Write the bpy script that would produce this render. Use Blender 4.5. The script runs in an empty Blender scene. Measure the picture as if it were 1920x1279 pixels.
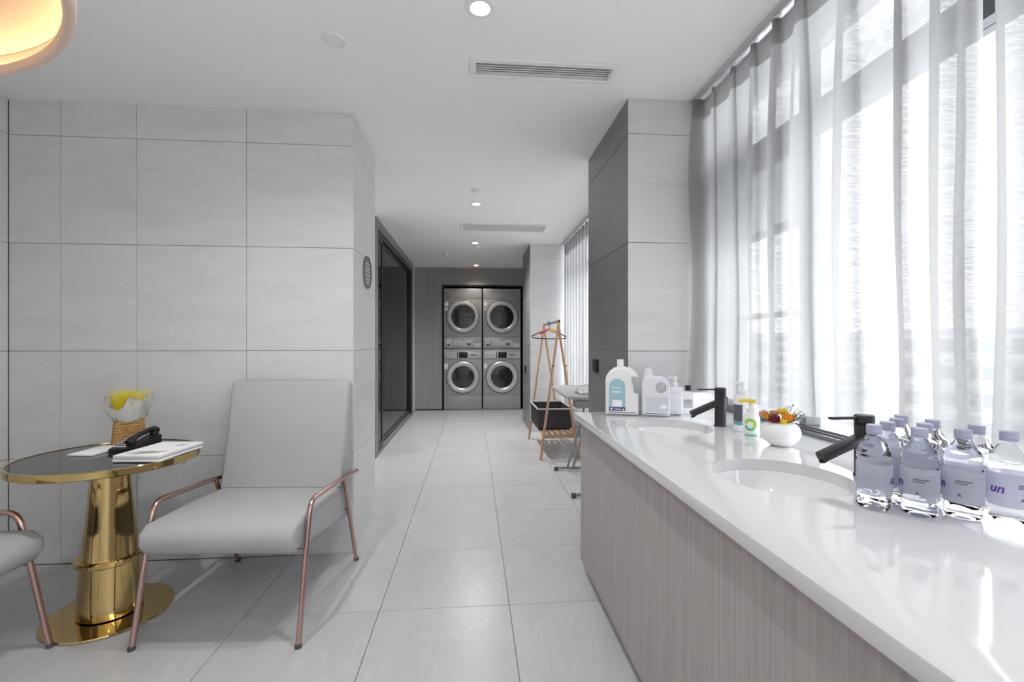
import bpy, bmesh, math, random
from mathutils import Vector, Matrix
random.seed(7)
PI = math.pi
S = bpy.context.scene
COL = S.collection

# ------------------------------------------------------------------ camera, sky, exposure
FPX, YAW, EYE = 866.0, math.atan(73 / 866), 1.24
cd = bpy.data.cameras.new('camera')
cam = bpy.data.objects.new('camera', cd); COL.objects.link(cam)
cd.sensor_fit = 'HORIZONTAL'; cd.sensor_width = 36.0
cd.lens = 36.0 * FPX / 1920
cd.shift_y = 0.0005
cd.clip_start = 0.02; cd.clip_end = 600
cam.location = (0, 0, EYE)
cam.rotation_euler = (PI / 2, 0, -YAW)
S.camera = cam

w = bpy.data.worlds.new('overcast_sky'); S.world = w; w.use_nodes = True
bg = w.node_tree.nodes['Background']
bg.inputs[0].default_value = (0.975, 0.985, 1.0, 1)
bg.inputs[1].default_value = 2.05

S.view_settings.view_transform = 'Standard'
S.view_settings.look = 'None'
S.view_settings.gamma = 1.0
S.view_settings.use_curve_mapping = False
S.view_settings.exposure = 1.37
S.cycles.transparent_max_bounces = 40
S.cycles.max_bounces = 18
S.cycles.diffuse_bounces = 6
S.cycles.transmission_bounces = 18
S.cycles.glossy_bounces = 4
S.cycles.caustics_reflective = False
S.cycles.adaptive_threshold = 0.04
S.cycles.use_denoising = True

# ------------------------------------------------------------------ dimensions (metres)
CEIL = 2.58          # ceiling height
ZC = 0.855           # counter top
XG = 1.40            # window glass plane
XCUR = 1.25          # curtain line
YCOL, YCOL2 = 2.48, 3.36   # tiled column on the right
YL, XL = 2.78, -0.70       # left tiled wall / its corner
YBACK = 8.42


# ------------------------------------------------------------------ materials
def nt(name):
    m = bpy.data.materials.new(name); m.use_nodes = True
    t = m.node_tree; b = t.nodes['Principled BSDF']
    return m, t, b


def mat(name, col, rough=0.5, metal=0.0, spec=0.5, **k):
    m, t, b = nt(name)
    b.inputs['Base Color'].default_value = (*col, 1)
    b.inputs['Roughness'].default_value = rough
    b.inputs['Metallic'].default_value = metal
    b.inputs['Specular IOR Level'].default_value = spec
    if k.get('trans'):
        b.inputs['Transmission Weight'].default_value = k['trans']
    if k.get('ior'):
        b.inputs['IOR'].default_value = k['ior']
    if k.get('emit'):
        b.inputs['Emission Color'].default_value = (*k['emit'], 1)
        b.inputs['Emission Strength'].default_value = k.get('es', 1)
    if k.get('coat'):
        b.inputs['Coat Weight'].default_value = k['coat']
        b.inputs['Coat Roughness'].default_value = 0.05
    if k.get('sss'):
        b.inputs['Subsurface Weight'].default_value = k['sss']
        b.inputs['Subsurface Radius'].default_value = (0.02, 0.02, 0.02)
    if k.get('bump'):
        sc, st = k['bump']
        n = t.nodes.new('ShaderNodeTexNoise'); n.inputs['Scale'].default_value = sc
        n.inputs['Detail'].default_value = 3
        tc = t.nodes.new('ShaderNodeTexCoord'); t.links.new(tc.outputs['Object'], n.inputs['Vector'])
        bp = t.nodes.new('ShaderNodeBump'); bp.inputs['Strength'].default_value = st
        bp.inputs['Distance'].default_value = 0.002
        t.links.new(n.outputs[0], bp.inputs['Height']); t.links.new(bp.outputs[0], b.inputs['Normal'])
    return m


def link(t, a, b): t.links.new(a, b)


def ramp(t, fac, stops):
    r = t.nodes.new('ShaderNodeValToRGB'); e = r.color_ramp.elements
    while len(e) < len(stops): e.new(0.5)
    for i, (p, c) in enumerate(stops):
        e[i].position = p; e[i].color = (*c, 1)
    link(t, fac, r.inputs[0]); return r.outputs[0]


def tile_mat(name, lo, hi, rough, scale=(1.3, 1.3, 5.5), rot=(0.0, 0.3, 0.0)):
    """glazed porcelain with faint stone veins, different on every tile"""
    m, t, b = nt(name)
    tc = t.nodes.new('ShaderNodeTexCoord'); oi = t.nodes.new('ShaderNodeObjectInfo')
    mp = t.nodes.new('ShaderNodeMapping'); mp.inputs['Rotation'].default_value = rot
    mp.inputs['Scale'].default_value = scale
    link(t, tc.outputs['Object'], mp.inputs['Vector'])
    ad = t.nodes.new('ShaderNodeVectorMath'); ad.operation = 'ADD'
    ml = t.nodes.new('ShaderNodeMath'); ml.operation = 'MULTIPLY'; ml.inputs[1].default_value = 43.0
    link(t, oi.outputs['Random'], ml.inputs[0]); link(t, mp.outputs[0], ad.inputs[0]); link(t, ml.outputs[0], ad.inputs[1])
    n = t.nodes.new('ShaderNodeTexNoise'); n.inputs['Scale'].default_value = 1.3
    n.inputs['Detail'].default_value = 5; n.inputs['Roughness'].default_value = 0.55; n.inputs['Distortion'].default_value = 0.6
    link(t, ad.outputs[0], n.inputs['Vector'])
    mid = tuple((a + c) / 2 for a, c in zip(lo, hi))
    base = ramp(t, n.outputs[0], [(0.30, lo), (0.47, mid), (0.49, hi), (0.505, mid), (0.72, hi)])
    link(t, base, b.inputs['Base Color'])
    b.inputs['Roughness'].default_value = rough
    b.inputs['Specular IOR Level'].default_value = 0.45
    return m


def grain_mat(name, lo, hi, rough, scale, rot=(0, 0, 0), spec=0.3):
    """straight wood-grain laminate"""
    m, t, b = nt(name)
    tc = t.nodes.new('ShaderNodeTexCoord')
    mp = t.nodes.new('ShaderNodeMapping'); mp.inputs['Scale'].default_value = scale; mp.inputs['Rotation'].default_value = rot
    link(t, tc.outputs['Object'], mp.inputs['Vector'])
    n = t.nodes.new('ShaderNodeTexNoise'); n.inputs['Scale'].default_value = 1.0
    n.inputs['Detail'].default_value = 6; n.inputs['Roughness'].default_value = 0.65
    link(t, mp.outputs[0], n.inputs['Vector'])
    c = ramp(t, n.outputs[0], [(0.3, lo), (0.5, tuple((a + d) / 2 for a, d in zip(lo, hi))), (0.7, hi)])
    link(t, c, b.inputs['Base Color'])
    bp = t.nodes.new('ShaderNodeBump'); bp.inputs['Strength'].default_value = 0.15; bp.inputs['Distance'].default_value = 0.001
    link(t, n.outputs[0], bp.inputs['Height']); link(t, bp.outputs[0], b.inputs['Normal'])
    b.inputs['Roughness'].default_value = rough; b.inputs['Specular IOR Level'].default_value = spec
    return m


def sheer_mat(name, see=0.07, col=(0.47, 0.47, 0.47)):
    """woven voile: some light passes straight between the threads, the rest is scattered"""
    m, t, b = nt(name); t.nodes.remove(b)
    out = t.nodes['Material Output']
    tr = t.nodes.new('ShaderNodeBsdfTransparent'); tr.inputs[0].default_value = (1, 1, 1, 1)
    tl = t.nodes.new('ShaderNodeBsdfTranslucent'); tl.inputs[0].default_value = (*col, 1)
    df = t.nodes.new('ShaderNodeBsdfDiffuse'); df.inputs[0].default_value = (*col, 1)
    m1 = t.nodes.new('ShaderNodeMixShader'); m1.inputs[0].default_value = 0.38
    link(t, tl.outputs[0], m1.inputs[1]); link(t, df.outputs[0], m1.inputs[2])
    m2 = t.nodes.new('ShaderNodeMixShader')
    tc = t.nodes.new('ShaderNodeTexCoord'); mp = t.nodes.new('ShaderNodeMapping')
    mp.inputs['Scale'].default_value = (30, 30, 260)
    n = t.nodes.new('ShaderNodeTexNoise'); n.inputs['Scale'].default_value = 1
    link(t, tc.outputs['Object'], mp.inputs[0]); link(t, mp.outputs[0], n.inputs['Vector'])
    mr = t.nodes.new('ShaderNodeMapRange'); mr.inputs[3].default_value = 1 - see - 0.09; mr.inputs[4].default_value = 1 - see + 0.09
    link(t, n.outputs[0], mr.inputs[0]); link(t, mr.outputs[0], m2.inputs[0])
    link(t, tr.outputs[0], m2.inputs[1]); link(t, m1.outputs[0], m2.inputs[2])
    link(t, m2.outputs[0], out.inputs[0])
    return m


def pane_mat(name, tint=(0.96, 0.97, 0.98), rough=0.0, ior=1.45):
    """flat sheet glass: tinted see-through with a Fresnel reflection"""
    m, t, b = nt(name); t.nodes.remove(b)
    out = t.nodes['Material Output']
    tr = t.nodes.new('ShaderNodeBsdfTransparent'); tr.inputs[0].default_value = (*tint, 1)
    gl = t.nodes.new('ShaderNodeBsdfGlossy'); gl.inputs['Roughness'].default_value = rough
    fr = t.nodes.new('ShaderNodeFresnel'); fr.inputs[0].default_value = ior
    mx = t.nodes.new('ShaderNodeMixShader')
    ge = t.nodes.new('ShaderNodeNewGeometry')          # only the outer skin of the sheet reflects
    iv = t.nodes.new('ShaderNodeMath'); iv.operation = 'SUBTRACT'; iv.inputs[0].default_value = 1.0
    mu = t.nodes.new('ShaderNodeMath'); mu.operation = 'MULTIPLY'
    link(t, ge.outputs['Backfacing'], iv.inputs[1]); link(t, iv.outputs[0], mu.inputs[0]); link(t, fr.outputs[0], mu.inputs[1])
    link(t, mu.outputs[0], mx.inputs[0]); link(t, tr.outputs[0], mx.inputs[1]); link(t, gl.outputs[0], mx.inputs[2])
    link(t, mx.outputs[0], out.inputs[0])
    return m


M = {
    'ceil': mat('ceiling_paint', (0.955, 0.955, 0.955), 0.85, spec=0.1),
    'grout': mat('grout', (0.36, 0.36, 0.365), 0.9, spec=0.1),
    'fgrout': mat('floor_grout', (0.45, 0.45, 0.455), 0.9, spec=0.1),
    'plain': mat('wall_paint', (0.88, 0.88, 0.88), 0.8, spec=0.1),
    'wtile': tile_mat('wall_tile_porcelain', (0.655, 0.655, 0.657), (0.735, 0.735, 0.737), 0.38),
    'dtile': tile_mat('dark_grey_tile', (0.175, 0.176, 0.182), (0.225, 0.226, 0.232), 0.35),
    'ftile': tile_mat('floor_tile_porcelain', (0.525, 0.525, 0.532), (0.60, 0.60, 0.605), 0.3, (2.6, 0.9, 1.0), (0, 0, 0.5)),
    'quartz': mat('white_quartz', (0.70, 0.70, 0.71), 0.07, spec=0.5),
    'ceramic': mat('white_ceramic', (0.88, 0.88, 0.885), 0.08),
    'laminate': grain_mat('grey_oak_laminate', (0.345, 0.318, 0.316), (0.50, 0.462, 0.458), 0.5, (8, 95, 1.6)),
    'panelv': grain_mat('grey_wood_panel', (0.27, 0.271, 0.275), (0.37, 0.372, 0.378), 0.5, (26, 8, 0.9)),
    'panelh': grain_mat('grey_wood_panel_across', (0.27, 0.271, 0.275), (0.37, 0.372, 0.378), 0.5, (0.9, 8, 26)),
    'black': mat('black_paint', (0.012, 0.012, 0.013), 0.35),
    'blackm': mat('black_metal', (0.022, 0.023, 0.026), 0.38, spec=0.5),
    'greymetal': mat('grey_aluminium', (0.27, 0.275, 0.285), 0.4, 0.4),
    'darkalu': mat('dark_aluminium', (0.16, 0.165, 0.175), 0.4, 0.2),
    'whiteplastic': mat('white_plastic', (0.84, 0.84, 0.86), 0.3),
    'whitemetal': mat('white_enamel', (0.86, 0.86, 0.865), 0.4),
    'sheer': sheer_mat('sheer_voile'),
    'sheer2': sheer_mat('sheer_voile_hem', 0.10),
    'pane': pane_mat('window_glass'),
    'smoke': pane_mat('smoked_glass', (0.13, 0.13, 0.135), 0.02, 1.9),
    'tint': pane_mat('grey_tinted_glass', (0.66, 0.665, 0.675), 0.03, 1.6),
    'fabric': mat('grey_upholstery', (0.46, 0.46, 0.467), 0.75, spec=0.25, bump=(700, 0.15)),
    'copper': mat('rose_copper', (0.56, 0.37, 0.335), 0.24, 1.0),
    'gold': mat('polished_gold', (0.66, 0.485, 0.215), 0.06, 1.0),
    'darkglass': mat('dark_glass', (0.035, 0.036, 0.042), 0.05, spec=0.6),
    'mgrey': mat('machine_grey', (0.38, 0.382, 0.388), 0.42, 0.25),
    'silver': mat('silver_plastic', (0.62, 0.62, 0.63), 0.28, 0.35),
    'palegrey': mat('pale_grey_plastic', (0.55, 0.55, 0.56), 0.4),
    'doorglass': mat('dark_door_glass', (0.018, 0.018, 0.02), 0.06, spec=0.7),
    'wood': grain_mat('beech_wood', (0.43, 0.25, 0.15), (0.60, 0.385, 0.245), 0.5, (40, 40, 3)),
    'felt': mat('charcoal_felt', (0.060, 0.060, 0.063), 0.95, spec=0.1),
    'lining': mat('mauve_lining', (0.48, 0.44, 0.48), 0.8),
    'ironcloth': mat('grey_board_cover', (0.42, 0.425, 0.44), 0.8),
    'chrome': mat('chrome', (0.72, 0.72, 0.74), 0.15, 1.0),
    'tubegrey': mat('grey_tube', (0.30, 0.305, 0.315), 0.35, 0.5),
    'rubber': mat('grey_rubber', (0.085, 0.087, 0.092), 0.6),
    'red': mat('red_ribbon', (0.52, 0.06, 0.10), 0.6),
    'pink': mat('pink_ribbon', (0.62, 0.22, 0.33), 0.6),
    'yellow': mat('yellow_ribbon', (0.80, 0.53, 0.15), 0.6),
    'basket': grain_mat('woven_straw', (0.30, 0.16, 0.055), (0.56, 0.35, 0.145), 0.7, (160, 160, 40)),
    'paper': mat('white_paper', (0.92, 0.92, 0.93), 0.7, spec=0.2),
    'grass': mat('yellow_grass', (0.86, 0.74, 0.035), 0.6),
    'grass2': mat('gold_grass', (0.78, 0.60, 0.02), 0.6),
    'print': mat('grey_print', (0.36, 0.36, 0.375), 0.6),
    'ink': mat('dark_ink', (0.10, 0.10, 0.13), 0.6),
    'purple': mat('purple_ink', (0.15, 0.05, 0.36), 0.5),
    'navy': mat('navy_print', (0.08, 0.075, 0.22), 0.5),
    'aqua': mat('aqua_label', (0.36, 0.56, 0.63), 0.4),
    'teal': mat('teal_print', (0.13, 0.36, 0.36), 0.5),
    'green': mat('green_print', (0.30, 0.58, 0.06), 0.5),
    'green2': mat('mint_print', (0.12, 0.50, 0.26), 0.5),
    'pumpyellow': mat('yellow_pump', (0.84, 0.62, 0.05), 0.35),
    'milky': mat('milky_plastic', (0.80, 0.80, 0.86), 0.32, sss=0.1),
    'cream': mat('white_bottle_plastic', (0.86, 0.86, 0.87), 0.3),
    'paleblue': mat('pale_label', (0.64, 0.68, 0.74), 0.4),
    'clear': mat('clear_plastic', (0.93, 0.94, 0.945), 0.02, trans=1.0, ior=1.38),
    'water': mat('bottled_water', (0.99, 0.99, 1.0), 0.01, trans=1.0, ior=1.17),
    'sleeve': sheer_mat('lavender_sleeve', 0.32, (0.74, 0.75, 0.83)),
    'cap': mat('lavender_cap', (0.45, 0.45, 0.60), 0.35),
    'vase': mat('matt_white_ceramic', (0.86, 0.87, 0.88), 0.45),
    'fl_red': mat('crimson_petals', (0.20, 0.015, 0.03), 0.8),
    'fl_or': mat('orange_petals', (0.80, 0.36, 0.02), 0.8),
    'fl_ye': mat('yellow_petals', (0.86, 0.62, 0.04), 0.8),
    'fl_pe': mat('peach_petals', (0.66, 0.36, 0.20), 0.8),
    'stem': mat('sage_stem', (0.09, 0.14, 0.09), 0.7),
    'seed': mat('pale_seed_heads', (0.66, 0.68, 0.72), 0.8),
    'lampshade': mat('peach_lamp_rim', (0.80, 0.62, 0.50), 0.5),
    'lampin': mat('champagne_reflector', (0.80, 0.68, 0.50), 0.5),
    'led': mat('warm_led', (1, 0.8, 0.5), 0.5, emit=(1.0, 0.80, 0.50), es=7),
    'spot': mat('downlight_lens', (1, 1, 1), 0.4, emit=(1, 0.98, 0.95), es=9),
    'spotwarm': mat('warm_downlight_lens', (1, 0.8, 0.6), 0.4, emit=(1, 0.55, 0.25), es=5),
    'vent': mat('vent_enamel', (0.88, 0.88, 0.885), 0.5),
    'ventdark': mat('duct_dark', (0.8, 0.8, 0.8), 0.8),
    'concrete': mat('pale_concrete', (0.52, 0.53, 0.55), 0.9),
    'concrete2': mat('light_render', (0.66, 0.67, 0.68), 0.9),
    'farglass': mat('far_window_glass', (0.20, 0.215, 0.235), 0.3),
    'ground': mat('hazy_ground', (0.78, 0.785, 0.79), 0.95),
    'trees': mat('far_hill_green', (0.40, 0.43, 0.43), 0.95),
}


# ------------------------------------------------------------------ mesh helpers
def finish(name, bm, m, parent=None, smooth=None, loc=None):
    """smooth: angle in degrees below which edges are shaded smooth"""
    bmesh.ops.recalc_face_normals(bm, faces=bm.faces)
    if smooth:
        for f in bm.faces: f.smooth = True
        a = math.radians(smooth)
        for e in bm.edges:
            if len(e.link_faces) == 2 and e.calc_face_angle(0) > a: e.smooth = False
    me = bpy.data.meshes.new(name); bm.to_mesh(me); bm.free()
    fine = name in ('label_print', 'small_print', 'engraving', 'hooks', 'basket_stakes', 'seed_heads', 'sprig', 'printed_pattern', 'track', 'sill_track', 'bracket')
    for x in (m if isinstance(m, (list, tuple)) else [m]): me.materials.append(M[x])
    o = bpy.data.objects.new(name, me); COL.objects.link(o)
    if parent: o.parent = parent
    if loc: o.location = loc
    if fine: o['kind'] = 'stuff'
    return o


def tag(o, label, cat=None, group=None, kind=None):
    o['label'] = label
    if cat: o['category'] = cat
    if group: o['group'] = group
    if kind: o['kind'] = kind
    return o


def thing(name, loc, rz, label, cat, group=None, kind=None):
    o = bpy.data.objects.new(name, None); COL.objects.link(o)
    o.empty_display_size = 0.1
    o.location = loc; o.rotation_euler = (0, 0, rz)
    return tag(o, label, cat, group, kind)


def dup(o, parent=None):
    c = o.copy(); COL.objects.link(c); c.parent = parent
    for ch in [x for x in o.children]: dup(ch, c)
    return c


def B(): return bmesh.new()


def box(bm, x0, x1, y0, y1, z0, z1, bev=0.0, seg=2):
    r = bmesh.ops.create_cube(bm, size=1.0)
    vs = r['verts']
    for v in vs:
        v.co = Vector(((x0 + x1) / 2 + v.co.x * (x1 - x0), (y0 + y1) / 2 + v.co.y * (y1 - y0), (z0 + z1) / 2 + v.co.z * (z1 - z0)))
    if bev > 0:
        es = list({e for v in vs for e in v.link_edges})
        r2 = bmesh.ops.bevel(bm, geom=es, offset=bev, segments=seg, profile=0.5, affect='EDGES')
        vs = list({v for v in vs if v.is_valid} | set(r2['verts']))
    return vs


def move(vs, mtx):
    for v in vs: v.co = mtx @ v.co


def lathe(bm, prof, n=32, cx=0, cy=0, sx=1.0, sy=1.0, close=False):
    """prof: (r, z) list"""
    rings = []; new = []
    for r, z in prof:
        if r < 1e-6:
            v = bm.verts.new((cx, cy, z)); rings.append([v]); new.append(v)
        else:
            ring = [bm.verts.new((cx + sx * r * math.cos(2 * PI * i / n), cy + sy * r * math.sin(2 * PI * i / n), z)) for i in range(n)]
            rings.append(ring); new += ring
    pairs = list(zip(rings, rings[1:]))
    if close: pairs.append((rings[-1], rings[0]))
    for a, b in pairs:
        if len(a) == 1 and len(b) == 1: continue
        for i in range(n):
            j = (i + 1) % n
            if len(a) == 1: bm.faces.new((a[0], b[j], b[i]))
            elif len(b) == 1: bm.faces.new((a[i], a[j], b[0]))
            else: bm.faces.new((a[i], a[j], b[j], b[i]))
    return new


def tube(bm, pts, r, n=10, cap=True):
    """r: number or one per point"""
    pts = [Vector(p) for p in pts]; k = len(pts)
    rs = r if isinstance(r, (list, tuple)) else [r] * k
    rings = []; new = []
    up = None
    for i, p in enumerate(pts):
        d = (pts[min(i + 1, k - 1)] - pts[max(i - 1, 0)]).normalized()
        if up is None:
            up = Vector((0, 0, 1)) if abs(d.z) < 0.9 else Vector((1, 0, 0))
        a = d.cross(up)
        if a.length < 1e-5: a = d.orthogonal()
        a.normalize(); b = a.cross(d).normalized(); up = b
        ring = [bm.verts.new(p + rs[i] * (a * math.cos(2 * PI * j / n) + b * math.sin(2 * PI * j / n))) for j in range(n)]
        rings.append(ring); new += ring
    for a, b in zip(rings, rings[1:]):
        for j in range(n):
            bm.faces.new((a[j], a[(j + 1) % n], b[(j + 1) % n], b[j]))
    if cap:
        bm.faces.new(rings[0][::-1]); bm.faces.new(rings[-1])
    return new


def bend(p0, p1, p2, r, n=6):
    """p0 -> p1 -> p2 with a rounded corner at p1"""
    p0, p1, p2 = Vector(p0), Vector(p1), Vector(p2)
    a = p1 + (p0 - p1).normalized() * r; b = p1 + (p2 - p1).normalized() * r
    out = [p0]
    for i in range(n + 1):
        t = i / n
        out.append(a * (1 - t) ** 2 + p1 * 2 * t * (1 - t) + b * t * t)
    out.append(p2)
    return out


def prism(bm, poly, d0, d1, axis='y', bev=0.0, seg=2):
    """poly of 2D points extruded along an axis ('y': poly is x,z; 'z': x,y; 'x': y,z)"""
    def P(a, b, d):
        return {'y': (a, d, b), 'z': (a, b, d), 'x': (d, a, b)}[axis]
    A = [bm.verts.new(P(a, b, d0)) for a, b in poly]; C = [bm.verts.new(P(a, b, d1)) for a, b in poly]
    n = len(poly)
    f0 = bm.faces.new(A); f1 = bm.faces.new(C[::-1])
    for i in range(n): bm.faces.new((A[i], C[i], C[(i + 1) % n], A[(i + 1) % n]))
    vs = A + C
    if bev:
        es = list(f0.edges) + list(f1.edges)
        bmesh.ops.recalc_face_normals(bm, faces=bm.faces)
        r = bmesh.ops.bevel(bm, geom=es, offset=bev, segments=seg, profile=0.5, affect='EDGES')
        vs = list({v for v in vs if v.is_valid} | set(r['verts']))
    return vs


def disc_ring(bm, ri, ro, z0, z1, n=32, cx=0, cy=0):
    return lathe(bm, [(ri, z0), (ro, z0), (ro, z1), (ri, z1)], n, cx, cy, close=True)


def cut(o, cutter_bm):
    """boolean difference, baked into the mesh"""
    bmesh.ops.recalc_face_normals(cutter_bm, faces=cutter_bm.faces)
    me = bpy.data.meshes.new('cutter'); cutter_bm.to_mesh(me); cutter_bm.free()
    c = bpy.data.objects.new('cutter', me); COL.objects.link(c); c.parent = o.parent
    md = o.modifiers.new('cut', 'BOOLEAN'); md.operation = 'DIFFERENCE'; md.object = c; md.solver = 'EXACT'
    dg = bpy.context.evaluated_depsgraph_get()
    nm = bpy.data.meshes.new_from_object(o.evaluated_get(dg))
    o.modifiers.clear(); old = o.data; o.data = nm; bpy.data.meshes.remove(old)
    bpy.data.objects.remove(c); bpy.data.meshes.remove(me)


TILES = {}


def tile_piece(name, m, parent, c, size, bev=0.0012):
    """one porcelain tile: a thin bevelled slab; equal sizes share their mesh"""
    key = (name, m, tuple(round(s, 4) for s in size))
    if key not in TILES:
        bm = B(); box(bm, -size[0] / 2, size[0] / 2, -size[1] / 2, size[1] / 2, -size[2] / 2, size[2] / 2, bev, 1)
        o = finish(name, bm, m, parent); TILES[key] = o.data
    else:
        o = bpy.data.objects.new(name, TILES[key]); COL.objects.link(o); o.parent = parent
    o.location = c
    return o


def struct(name, bm, m, label, cat):
    return tag(finish(name, bm, m), label, cat, kind='structure')


# ================================================================== SETTING
# ---- floor
bm = B(); box(bm, -2.8, 1.6, -3.4, 9.3, -0.12, -0.009)
floor = struct('floor', bm, 'fgrout', 'pale grey polished tile floor of the laundry lounge', 'floor')
xs = [-2.56, -2.23, -1.63, -1.03, -0.43, 0.17, 0.77, 1.39]
ys = [2.17 + 0.603 * k for k in range(-9, 11)]
ys = [-3.2] + [y for y in ys if -3.1 < y < 8.3] + [YBACK]
G = 0.0028
for i in range(len(xs) - 1):
    for j in range(len(ys) - 1):
        x0, x1, y0, y1 = xs[i], xs[i + 1], ys[j], ys[j + 1]
        if y0 > 2.7 and x1 < -1.0: continue
        if x0 > 0.7 and y1 < 2.4: continue
        tile_piece('floor_tile', 'ftile', floor, ((x0 + x1) / 2, (y0 + y1) / 2, -0.005), (x1 - x0 - G, y1 - y0 - G, 0.010))

# ---- ceiling with recesses for the downlights and the air vents
bm = B(); box(bm, -2.8, 1.6, -3.4, 9.3, CEIL, CEIL + 0.14)
ceiling = struct('ceiling', bm, 'ceil', 'smooth white painted ceiling with recessed lights and vents', 'ceiling')
SPOTS = [(0.028, 1.856), (0.031, 4.495), (0.029, 6.28), (0.028, -0.80), (-0.95, 1.68)]  # last two are out of view, added to brighten room and armchair seat
VENTS = [(-0.015, 0.711, 2.18, 2.345), (-0.15, 0.87, 5.24, 5.60)]
for sx_, sy_ in SPOTS + [(0.056, 8.12)]:
    c = B(); lathe(c, [(0, CEIL - 0.02), (0.040, CEIL - 0.02), (0.040, CEIL + 0.05), (0, CEIL + 0.05)], 28, sx_, sy_); cut(ceiling, c)
for x0, x1, y0, y1 in VENTS:
    c = B(); box(c, x0 + 0.03, x1 - 0.03, y0 + 0.02, y1 - 0.02, CEIL - 0.02, CEIL + 0.09); cut(ceiling, c)

ZL = [0.0, 0.588, 1.188, 1.788, 2.388, CEIL]


def tiled_face(parent, plane, pos, cuts, zl=ZL, t=0.010, m='wtile'):
    """plane 'x' or 'y': tiles of thickness t whose face sits at pos; sign of t = side on which the backing lies"""
    g = 0.0025
    for a, b in zip(cuts, cuts[1:]):
        for z0, z1 in zip(zl, zl[1:]):
            z1b = z1 - g if z1 < CEIL else z1
            if plane == 'y': tile_piece('wall_tile', m, parent, ((a + b) / 2, pos + t / 2, (z0 + z1b) / 2), (b - a - g, abs(t), z1b - z0))
            else: tile_piece('wall_tile', m, parent, (pos + t / 2, (a + b) / 2, (z0 + z1b) / 2), (abs(t), b - a - g, z1b - z0))


bm = B(); box(bm, -2.56, XL - 0.009, YL + 0.009, 3.38, 0, CEIL)
wl = struct('wall_left', bm, 'grout', 'grey stone-look tiled wall behind the armchair ending in a corner', 'wall')
tiled_face(wl, 'y', YL, [-2.56, -2.295, -1.896, -1.301, XL])
tiled_face(wl, 'x', XL, [YL + 0.001, 3.38], t=-0.010)
bm = B(); box(bm, -2.8, -2.569, -3.4, 9.3, 0, CEIL)
ws = struct('wall_side', bm, 'grout', 'grey tiled side wall at the far left edge', 'wall')
tiled_face(ws, 'x', -2.56, [-3.2, -2.8, -2.2, -1.6, -1.0, -0.4, 0.2, 0.8, 1.4, 2.0, 2.6, 2.778], t=-0.010)
bm = B(); box(bm, -2.56, 1.6, -3.4, -3.2, 0, CEIL)
struct('wall_rear', bm, 'plain', 'plain pale wall behind the viewer', 'wall')

bm = B(); box(bm, 0.859, 1.55, YCOL + 0.009, YCOL2 - 0.009, 0, CEIL)
wc = struct('wall_column', bm, 'grout', 'grey tiled column between the two windows at the counter end', 'wall')
tiled_face(wc, 'y', YCOL, [0.85, 1.45])
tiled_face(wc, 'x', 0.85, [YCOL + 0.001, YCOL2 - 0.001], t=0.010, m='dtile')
tiled_face(wc, 'y', YCOL2, [0.85, 1.45], t=-0.010)
bm = B(); box(bm, 0.787, 1.55, 6.289, 7.2, 0, CEIL)
wp = struct('wall_pilaster', bm, 'grout', 'grey tiled pilaster beyond the clothes rack beside the washers', 'wall')
tiled_face(wp, 'y', 6.28, [0.778, 1.45])
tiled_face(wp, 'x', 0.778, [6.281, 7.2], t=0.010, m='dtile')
bm = B(); box(bm, 1.02, 1.55, 7.2, 9.3, 0, CEIL)
struct('wall_nook', bm, 'plain', 'pale wall hidden beside the washing machines', 'wall')
bm = B(); box(bm, XG, 1.55, -3.2, YCOL, 0, 0.835)
struct('wall_right', bm, 'plain', 'low wall below the long window behind the counter', 'wall')
bm = B(); box(bm, XG, 1.55, YCOL2, 6.28, 0, 0.45)
struct('wall_right_far', bm, 'plain', 'low wall below the far window by the clothes rack', 'wall')

# corridor left wall with the glazed door
bm = B(); box(bm, -1.20, -1.05, 3.38, 5.02, 0, CEIL); box(bm, -1.20, -1.05, 8.07, YBACK, 0, CEIL)
struct('wall_corridor', bm, 'plain', 'white corridor wall strips on either side of the glass door', 'wall')
d = thing('door_1', (-1.05, 0, 0), 0, 'tall dark framed sliding glass door on the left of the corridor', 'door', kind='structure')
bm = B()
Y0, Y1, ZT = 5.03, 8.06, CEIL - 0.004
box(bm, -0.06, 0.022, Y0, Y0 + 0.10, 0.0, ZT, 0.003, 1); box(bm, -0.06, 0.022, Y1 - 0.06, Y1, 0.0, ZT, 0.003, 1)
box(bm, -0.06, 0.022, Y0 + 0.10, Y1 - 0.06, ZT - 0.10, ZT, 0.003, 1)
finish('casing', bm, 'greymetal', d)
bm = B(); box(bm, -0.06, 0.016, Y0 + 0.10, Y1 - 0.06, 0.0, 0.022, 0.002, 1)
th = finish('threshold', bm, 'greymetal', d)
bm = B()
for yy in (-0.038, -0.012): box(bm, yy, yy + 0.006, Y0 + 0.16, Y1 - 0.12, 0.022, 0.030)
finish('track', bm, 'silver', th)
bm = B()
ya, yb, zt2 = Y0 + 0.10, Y1 - 0.06, ZT - 0.10
box(bm, -0.055, 0.006, ya, ya + 0.05, 0.022, zt2); box(bm, -0.055, 0.006, yb - 0.05, yb, 0.022, zt2); box(bm, -0.055, 0.006, ya + 0.05, yb - 0.05, zt2 - 0.06, zt2)
finish('inner_frame', bm, 'black', d)
ymid = 5.46
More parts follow.
